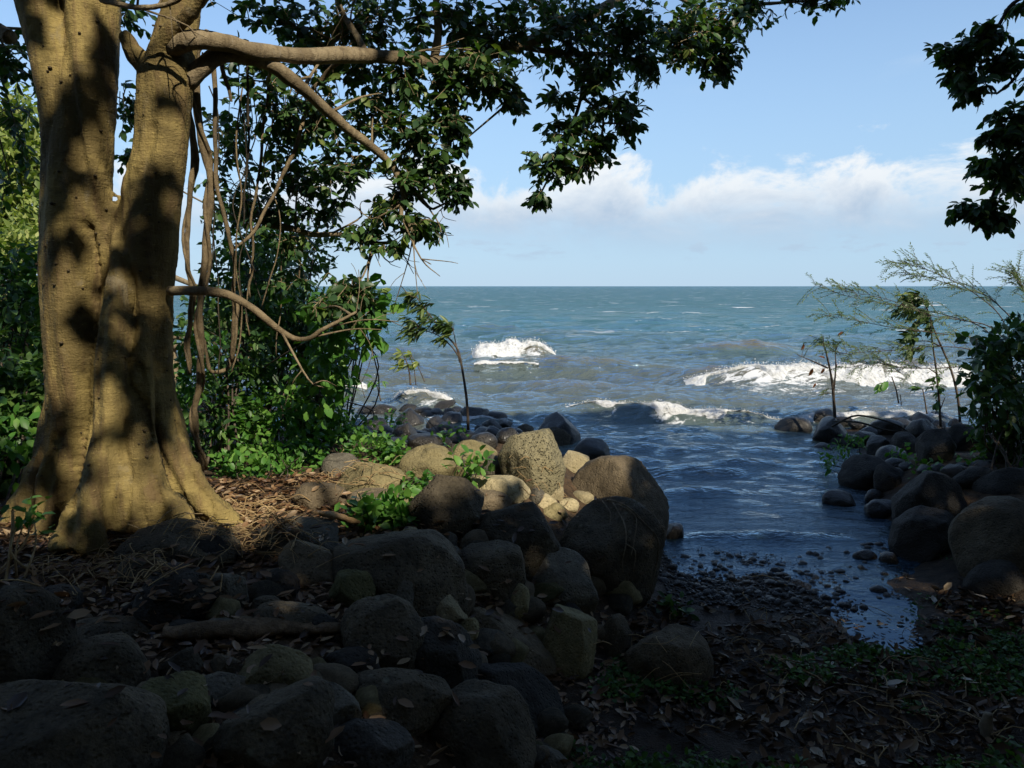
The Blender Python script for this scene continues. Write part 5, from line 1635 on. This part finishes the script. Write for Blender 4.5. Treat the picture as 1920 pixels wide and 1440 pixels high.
shrub('weed', 'dark green seedling in the leaf litter below the pebbles', 'weed', gbase(1265, 1160), [blob(1268, 1145, 4.7, 26, 14, .1)], 46, (.05, .09), M_COVER, wr=.5, seed=96, stem_r=.004)

# dead branch arching over the right bank stones
def sticks(name, label, cat, paths, r0, r1, m, on_surf=False, n=14):
    PP = []
    for p in paths:
        if on_surf:
            PP.append(np.array([surf(a, b) for a, b in p]))
        else:
            PP.append(np.array([at(*q) for q in p]))
    t = thing(name, label, cat, PP[0][0])
    for P in PP:
        Q = spline(P, n)
        obj('strand' if len(paths) > 2 else 'stem', mesh_arrays('stem', *tube(Q, np.linspace(r0, r1, n), 5, True, .2)), m, t)
    return t


sticks('dead_branch', 'dead branch arching over the wet stones of the right bank', 'branch', [[(1560, 800, 10.0), (1600, 780, 9.8), (1640, 784, 9.6), (1680, 796, 9.5), (1700, 808, 9.5)], [(1565, 790, 10.0), (1610, 792, 9.7), (1660, 806, 9.5), (1710, 812, 9.5)]], .016, .008, M_DARKBARK)
rootp = [[(1100, 945), (1140, 940), (1180, 955), (1210, 985), (1230, 1010), (1228, 1060), (1216, 1100)],
         [(1150, 945), (1170, 985), (1172, 1020), (1165, 1060), (1178, 1105)],
         [(1160, 948), (1190, 970), (1188, 1010), (1182, 1040)],
         [(1130, 942), (1146, 965), (1142, 990)], [(1175, 955), (1205, 980), (1222, 1000), (1235, 1030)], [(1172, 1020), (1190, 1035), (1186, 1070)]]
sticks('dry_roots', 'dry grey roots draped over the giant round boulder', 'roots', rootp, .006, .003, M_ROOT, True, 20)
sticks('dry_stalks', 'bent dead stalks beside the grey stone in the weeds', 'stalks', [[(632, 905, 6.2), (640, 870, 6.2), (655, 850, 6.2)], [(628, 905, 6.2), (632, 865, 6.2), (645, 842, 6.2)], [(640, 905, 6.2), (650, 872, 6.2), (668, 856, 6.2)]], .007, .004, M_STRAW)
sticks('snapped_twig', 'snapped pale twig standing among the boulders left of the log', 'twig', [[(294, 1235, 3.0), (308, 1205, 3.0), (316, 1195, 3.0), (332, 1182, 3.05), (346, 1180, 3.1)], [(308, 1206, 3.0), (306, 1186, 3.0)]], .006, .004, M_STRAW)


def log(name, label, p0, p1, r, m, seed, flat=.6):
    a, b = np.asarray(p0, float), np.asarray(p1, float)
    n = 26
    P = spline([a, a * .6 + b * .4 + [0, 0, .01], b], n)
    R = r * (0.55 + .45 * np.sin(np.linspace(.25, 2.9, n)))
    V, T = tube(P, R, 14, True, .5, seed)
    q = np.repeat(P, 14, 0)
    V[:n * 14, 2] = q[:, 2] + (V[:n * 14, 2] - q[:, 2]) * flat
    V = V + .006 * np.stack([fbm(V * 25 + k * 7, 3, k) for k in range(3)], -1)
    c = (a + b) / 2
    return obj(name, mesh_arrays(name, V - c, T), m, None, c, label, 'log')


log('rotten_log', 'rotten split log lying between the shaded boulders', surf(308, 1214, .06), surf(640, 1204, .06), .055, M_DRIFT, 5)
log('bark_piece', 'tan strip of bark wood on the sunlit litter', surf(588, 970, .03), surf(682, 992, .03), .034, M_TANWOOD, 6, .5)
log('stump', 'short pale stump poking from the dark litter at lower right', np.array([*hit(1850, 1385)[:2], hit(1850, 1385)[2] - .02]), hit(1850, 1385) + [.012, .02, .11], .028, M_ROOT, 7, 1.0)

# ------------------------------------------------------------------ litter
def scatter(poly_px, n, rng, zref, keep=None):
    A = np.array(gp(poly_px, zref))
    x = rng.uniform(A[:, 0].min(), A[:, 0].max(), n * 3)
    y = rng.uniform(A[:, 1].min(), A[:, 1].max(), n * 3)
    ok = poly_sd(x, y, A) > 0
    x, y = x[ok][:n], y[ok][:n]
    return x, y


lr = np.random.default_rng(41)


def litter(name, label, poly, n, m, llen, zref, lift=.004, tilt=.35, wr=.5, mask=None, tv=CURL_V, zmin=-1, zfix=None):
    x, y = scatter(poly, n, lr, zref)
    z = ground(x, y)
    if mask is not None:
        k = mask(x, y, z)
        x, y, z = x[k], y[k], z[k]
    k = z > zmin
    x, y, z = x[k], y[k], z[k]
    if zfix is not None:
        z = np.maximum(z, 0) * 0 + zfix - lift
    P = np.stack([x, y, z + lift + lr.uniform(0, .02 if zfix is None else .004, len(x))], -1)
    a = lr.uniform(0, 6.28, len(x))
    D = np.stack([np.cos(a), np.sin(a), lr.normal(0, tilt * .6, len(x))], -1)
    N = np.array([0, 0, 1.0]) + lr.normal(0, tilt, (len(x), 3))
    V, T = leaves(P, D, N, llen[0] + (llen[1] - llen[0]) * lr.uniform(0, 1, len(x)) ** 1.5, wr * lr.uniform(.6, 1.2, len(x)), tv, LEAF8_T)
    return obj(name, mesh_arrays(name, V, T), m, None, (0, 0, 0), label, None, None, 'stuff')


litter('leaf_litter', 'dry brown leaves strewn on the bank around the tree foot', [(-900, 1480), (1080, 1480), (1180, 1200), (1230, 1020), (900, 900), (640, 880), (420, 900), (60, 960), (-500, 960), (-900, 1200)], 13000, M_LITTER, (.035, .08), .72)
litter('wet_leaves', 'dark wet dead leaves covering the cove floor', [(1000, 1500), (2100, 1500), (2050, 1080), (1760, 1080), (1700, 1200), (1560, 1140), (1240, 1100), (1180, 1160)], 7500, M_WETLIT, (.015, .10), .12, mask=lambda x, y, z: n2(x, y, 1.3, 2, 61) + .4 * n2(x, y, 6, 2, 62) > -.30, tilt=.55, zmin=.004)
litter('floating_leaves', 'dead leaves and scraps floating at the edge of the narrow channel', [(1500, 1100), (1620, 1020), (1720, 1080), (1780, 1160), (1720, 1250), (1600, 1220)], 520, M_WETLIT, (.012, .06), .0, tilt=.12, mask=lambda x, y, z: (z < .012) & (n2(x, y, 3.5, 2, 63) + sstep(-.05, .01, z) * .5 > .12), zfix=.004)
def cover():
    A = [(1040, 1500), (2100, 1500), (2050, 1180), (1780, 1150), (1560, 1200), (1330, 1290), (1150, 1230)]
    x, y = scatter(A, 2600, lr, .12)
    k = (n2(x, y, 1.5, 3, 66) + .3 * n2(x, y, 6, 2, 67) > .05) & (ground(x, y) > .005)
    x, y = x[k], y[k]
    G = Geo()
    for a, b in zip(x, y):
        n = int(lr.integers(5, 20))
        r = lr.uniform(.02, .075)
        h = lr.uniform(.008, .05)
        an = lr.uniform(0, 6.28, n)
        rr = r * np.sqrt(lr.uniform(0, 1, n))
        P = np.stack([a + rr * np.cos(an), b + rr * np.sin(an), g1(a, b) + .004 + h * lr.uniform(.2, 1, n)], -1)
        D = np.stack([np.cos(an), np.sin(an), lr.normal(.1, .4, n)], -1) + lr.normal(0, .4, (n, 3))
        N = np.array([0, 0, 1.0]) + lr.normal(0, .4, (n, 3))
        G.add(*leaves(P, D, N, lr.uniform(.010, .030, n) * lr.uniform(.8, 1.6), lr.uniform(.5, .9), LEAF8_V, LEAF8_T))
    obj('ground_cover', G.mesh('ground_cover'), M_COVER, None, (0, 0, 0), 'low green ground cover in patches over the dark cove floor', None, None, 'stuff')


cover()
litter('ground_weeds', 'small green leaves of creepers on the right bank soil', [(1720, 1160), (2100, 1160), (2100, 900), (1700, 860)], 2600, M_COVER, (.02, .05), .5, lift=.015, tilt=.5, wr=.6, mask=lambda x, y, z: n2(x, y, 1.6, 3, 68) > .05, tv=LEAF8_V)


def strewn():
    """leaves that came to rest on the boulders"""
    rng = np.random.default_rng(47)
    P, D, N, L = [], [], [], []
    for (a, b, sa, sb, n) in ((270, 1090, 120, 40, 170), (420, 1140, 80, 40, 90), (560, 980, 90, 30, 120), (300, 1290, 150, 80, 60), (700, 1200, 160, 90, 60), (960, 1130, 60, 50, 60), (900, 960, 90, 40, 40), (150, 1130, 80, 40, 60)):
        for _ in range(n):
            p = surf(a + rng.normal(0, sa), b + rng.normal(0, sb), .008)
            th = rng.uniform(0, 6.28)
            P.append(p)
            D.append([math.cos(th), math.sin(th), rng.normal(0, .25)])
            N.append(np.array([0, -.25, 1.0]) + rng.normal(0, .3, 3))
            L.append(rng.uniform(.03, .085))
    V, T = leaves(P, D, N, np.array(L), rng.uniform(.3, .6, len(L)), CURL_V, LEAF8_T)
    obj('fallen_leaves', mesh_arrays('fallen_leaves', V, T), M_LITTER, None, (0, 0, 0), 'dry fallen leaves lying on and between the boulders', None, None, 'stuff')


strewn()


def straw():
    G = Geo()
    rng = np.random.default_rng(44)
    for (a, b, sa, sb, n, L) in ((440, 975, 60, 22, 170, .26), (250, 1060, 60, 22, 70, .2), (690, 890, 36, 18, 34, .3), (480, 1010, 60, 24, 70, .25), (360, 950, 30, 14, 30, .22), (1005, 905, 30, 30, 16, .14), (150, 1060, 60, 30, 50, .25), (1400, 1250, 160, 80, 70, .24), (1750, 1300, 140, 80, 60, .26), (600, 900, 30, 10, 24, .2)):
        for _ in range(n):
            p = surf(a + rng.normal(0, sa), b + rng.normal(0, sb), .012)
            d = rng.normal(0, 1, 3) * [1, 1, .12]
            d = unit(d) * rng.uniform(.4, 1.2) * L * .5
            m_ = p + rng.normal(0, .02, 3) + [0, 0, .025]
            G.add(*tube(spline([p - d, m_, p + d], 6), rng.uniform(.0014, .0034), 4, False))
    obj('dry_straw', G.mesh('dry_straw'), M_STRAW, None, (0, 0, 0), 'dry straw and thin twigs strewn over bank and boulders', None, None, 'stuff')


straw()

# ------------------------------------------------------------------ tree at the right whose branches hang into view
RT = thing('overhanging_tree', 'tree beyond the right edge with branches hanging into the sky', 'tree', (6.3, 6.2, g1(6.3, 6.2)))
P = spline([(6.3, 6.2, .3), (6.2, 6.2, 2.2), (5.9, 6.2, 4.0), (5.7, 6.2, 6.0)], 16)
obj('trunk', mesh_arrays('trunk', *tube(P, np.linspace(.24, .12, 16), 12, True, .2)), M_DARKBARK, RT)
LIMBS.clear()
limb(RT, [(2150, 40, 6.2), (2050, -30, 6.2), (1960, -20, 6.1), (1900, 6, 6.0), (1870, 50, 6.0), (1840, 70, 6.0)], 12, 4, M_DARKBARK)
limb(RT, [(2150, 40, 6.2), (2050, 60, 6.2), (1950, 90, 6.1), (1900, 150, 6.05), (1870, 175, 6.0)], 9, 4, M_DARKBARK)
limb(RT, [(2140, 100, 6.2), (2040, 110, 6.2), (1960, 150, 6.2), (1910, 220, 6.1), (1890, 290, 6.1), (1870, 340, 6.1), (1850, 400, 6.1)], 10, 4, M_DARKBARK)
limb(RT, [(1870, 175, 6.0), (1830, 170, 6.0), (1790, 130, 6.0)], 4, 3, M_DARKBARK)
G, TW = Geo(), Geo()
for (cx, cy, Y, rx, ry, nt) in [(1800, 105, 6.0, 56, 46, 22), (1850, 70, 6.0, 40, 36, 14), (1880, 110, 6.0, 40, 40, 14), (1820, 165, 6.0, 36, 34, 10), (1890, 240, 6.1, 46, 46, 20), (1870, 260, 6.1, 46, 30, 12), (1860, 320, 6.1, 46, 34, 16), (1900, 330, 6.1, 30, 50, 14), (1840, 400, 6.1, 56, 34, 22), (1870, 420, 6.1, 30, 26, 8), (1925, 20, 6.1, 30, 24, 6), (1940, 290, 6.2, 50, 120, 24), (1960, 130, 6.2, 60, 90, 20)]:
    c = at(cx, cy, Y)
    spray(crng, c, np.array([rx * Y / F, .22, ry * Y / F]), int(nt * 1.5), nearest_limb(c), G=G, TW=TW, llen=(.06, .11))
obj('crown', G.mesh('crown'), M_CROWN, RT)
obj('twigs', TW.mesh('twigs'), M_DARKBARK, RT, kind='stuff')

# ------------------------------------------------------------------ the grove overhead and behind the viewer that shades the foreground
LIT = [gp([(330, 1000), (470, 1012), (600, 1000), (660, 985), (760, 985), (800, 960), (880, 960), (960, 935), (1040, 968), (1110, 935), (1190, 900), (1190, 850), (1080, 845), (1040, 800), (930, 818), (740, 835), (640, 800), (420, 800), (330, 850)], .7)]  # ground to be sunlit; unseen canopy leaves in its sun path are carved out


def shade_keep(P, rng):
    """False for leaves carved out of the canopy to let sun onto chosen spots"""
    def proj(z=None, y=None):
        t = (P[:, 2] - z) / SN[2] if z is not None else (P[:, 1] - y) / SN[1]
        return P - t[:, None] * SN
    q = proj(z=.65)
    w = .28 * n2(q[:, 0], q[:, 1], 1.1, 3, 71)
    drop = np.zeros(len(P), bool)
    for poly in LIT:
        drop |= poly_sd(q[:, 0], q[:, 1], poly) + w > -.05
    s = proj(z=0)
    drop |= s[:, 1] + 0.5 * n2(s[:, 0], s[:, 1], .6, 2, 73) > 12.6
    # dapples on the trunk
    tq = proj(y=4.2)
    n = fbm(np.stack([tq[:, 0] * 2.6 + tq[:, 2] * 1.5, tq[:, 2] * 1.5 - tq[:, 0] * 1.4, tq[:, 0] * 0 + 3.3], -1), 3, 75, .6)
    ont = (tq[:, 0] > -3.3) & (tq[:, 0] < -1.55) & (tq[:, 2] > .6) & (tq[:, 2] < 4.6)
    drop |= ont & (n > np.interp(tq[:, 2], [.8, 1.6, 2.6, 4], [-.30, -.16, .02, -.02]))
    # some sun on the undergrowth behind
    uq = proj(y=6.8)
    n = fbm(np.stack([uq[:, 0] * 1.2, uq[:, 2] * 1.2, uq[:, 0] * 0 + 7.3], -1), 2, 76)
    drop |= (uq[:, 0] > -3.4) & (uq[:, 0] < -1.2) & (uq[:, 2] > .5) & (uq[:, 2] < 2.4) & (n > -.45)
    # flecks of sun in the hanging crown
    cq = proj(y=5.7)
    n = fbm(np.stack([cq[:, 0] * 1.7, cq[:, 2] * 1.7, cq[:, 0] * 0 + 9.1], -1), 3, 79)
    drop |= (cq[:, 0] > -2.9) & (cq[:, 0] < 2.6) & (cq[:, 2] > 2.4) & (cq[:, 2] < 5.6) & (n > -.02)
    # sun on the saplings at the water
    vq = proj(y=10.2)
    drop |= (((vq[:, 0] > 3.6) & (vq[:, 0] < 7.2)) | ((vq[:, 0] > -2.2) & (vq[:, 0] < -.1))) & (vq[:, 2] > .75) & (vq[:, 2] < 3.2)
    # never in front of the lens
    e = (P[:, 2] - CAMZ) / np.maximum(P[:, 1], .01)
    drop |= (P[:, 1] > .2) & (e < .47) & (np.abs(P[:, 0]) < P[:, 1] * .95 + .6)
    return ~drop


def canopy(rng, blobs, n, llen):
    G = Geo()
    tot = sum(np.prod(np.array(r)) ** (2 / 3) for c, r in blobs)
    for c, r in blobs:
        c, r = np.array(c, float), np.array(r, float)
        k = int(n * np.prod(r) ** (2 / 3) / tot)
        P = c + in_ball(k, rng, .05) * r
        P = P[shade_keep(P, rng)]
        k = len(P)
        D = rng.normal(0, 1, (k, 3))
        N = np.array([0, 0, 1.0]) + rng.normal(0, .8, (k, 3))
        G.add(*leaves(P, D, N, rng.uniform(*llen, k), .6, LEAF4_V, LEAF4_T))
    return G.mesh('crown')


hr_ = np.random.default_rng(55)
obj('crown', canopy(hr_, [((-1.5, 3.6, 7.8), (4.2, 3.0, 1.7)), ((3.0, 2.8, 8.4), (3.4, 2.8, 1.6)), ((-4.5, 4.5, 7.5), (3.0, 3.0, 1.8))], 24000, (.16, .28)), M_CANOPY, TREE)
obj('crown', canopy(hr_, [((6.0, 4.6, 6.8), (3.0, 3.4, 1.8)), ((4.4, 3.4, 8.0), (3.0, 2.6, 1.6)), ((7.5, 6.5, 5.6), (1.8, 2.4, 1.8)), ((7.2, .6, 8.2), (4.0, 3.4, 1.8))], 26000, (.16, .28)), M_CANOPY, RT)
for i, (x, y, H) in enumerate([(-3.6, -3.6, 8.2), (3.4, -3.2, 8.0), (-0.4, -8.0, 9.0), (8.6, -2.4, 8.0), (-9.0, -3.0, 8.0), (7.0, -9.5, 9), (-7.5, -10.0, 9), (12.5, 3.0, 8), (5.0, -6.0, 9.5), (-1.5, -3.0, 10.0)]):
    b = np.array([x, y, g1(x, y) - .1])
    t = thing('shade_tree', ['tree of the shady grove behind the viewer', 'tree of the shady grove behind the viewer'][0], 'tree', b, 'grove behind the viewer')
    P = spline([b, b + [hr_.normal(0, .2), hr_.normal(0, .2), H * .45], b + [hr_.normal(0, .5), hr_.normal(0, .5), H * .9]], 16)
    obj('trunk', mesh_arrays('trunk', *tube(P, np.linspace(.3, .08, 16), 10, True, .2)), M_DARKBARK, t)
    ST = Geo()
    for k in range(7):
        s = P[hr_.integers(6, 14)]
        e = s + [hr_.uniform(-3, 3), hr_.uniform(-3, 3), hr_.uniform(.4, 1.8)]
        if abs(e[0]) < 5 and e[1] > 1.0:
            continue
        ST.add(*tube(spline([s, (s + e) / 2 + [0, 0, .3], e], 8), np.linspace(.07, .02, 8), 6))
    obj('limb', ST.mesh('limb'), M_DARKBARK, t)
    obj('crown', canopy(hr_, [((x, y, H * .82), (4.0, 4.0, 2.2)), ((x + hr_.normal(0, 1.6), y + hr_.normal(0, 1.6), H * .68), (3.2, 3.2, 1.8)), ((x, y - 1, H * .45), (2.6, 2.2, 2.4))], 10000, (.22, .34)), M_CANOPY, t)
# unseen thicket added to block low sky light behind and to the sides
G = Geo()
for a in np.linspace(RAD(172), RAD(380), 24):
    c = np.array([13 * math.cos(a), 13 * math.sin(a) + 1.0, 2.6])
    k = 330
    P = c + in_ball(k, hr_) * np.array([2.4, 2.4, 3.4])
    P = P[shade_keep(P, hr_) & (P[:, 2] > .2)]
    k = len(P)
    G.add(*leaves(P, hr_.normal(0, 1, (k, 3)), hr_.normal(0, 1, (k, 3)), hr_.uniform(.35, .6, k), .6, LEAF4_V, LEAF4_T))
obj('undergrowth', G.mesh('undergrowth'), M_CANOPY, None, (0, 0, 0), 'added thicket blocking the low sky light behind the viewer', None, None, 'stuff')
# low thicket just outside both sides of the view
G = Geo()
for (x, y, r, h) in ((-5.9, 6.4, 1.1, 1.3), (-5.0, 4.6, 1.0, 1.0), (-7.4, 8.2, 1.5, 1.8), (-4.6, 2.8, 1.0, .8), (6.9, 7.9, 1.1, 1.1), (6.2, 5.6, .9, .8), (8.4, 9.6, 1.4, 1.2), (-9.2, 10.8, 1.6, 1.6)):
    c = np.array([x, y, max(g1(x, y), 0) + h * .5])
    k = int(900 * r * r)
    ctr = np.repeat(c + in_ball(k // 6, hr_, .1) * [r, r, h * .75], 6, 0)
    P = ctr + hr_.normal(0, .06, ctr.shape)
    G.add(*leaves(P, hr_.normal(0, .8, P.shape) + [0, 0, -.1], hr_.normal(0, .5, P.shape) + [0, 0, 1], hr_.uniform(.07, .13, len(P)), .55))
obj('undergrowth', G.mesh('undergrowth'), M_SHRUB, None, (0, 0, 0), 'low leafy thicket at the far left and right of the shore', None, None, 'stuff')
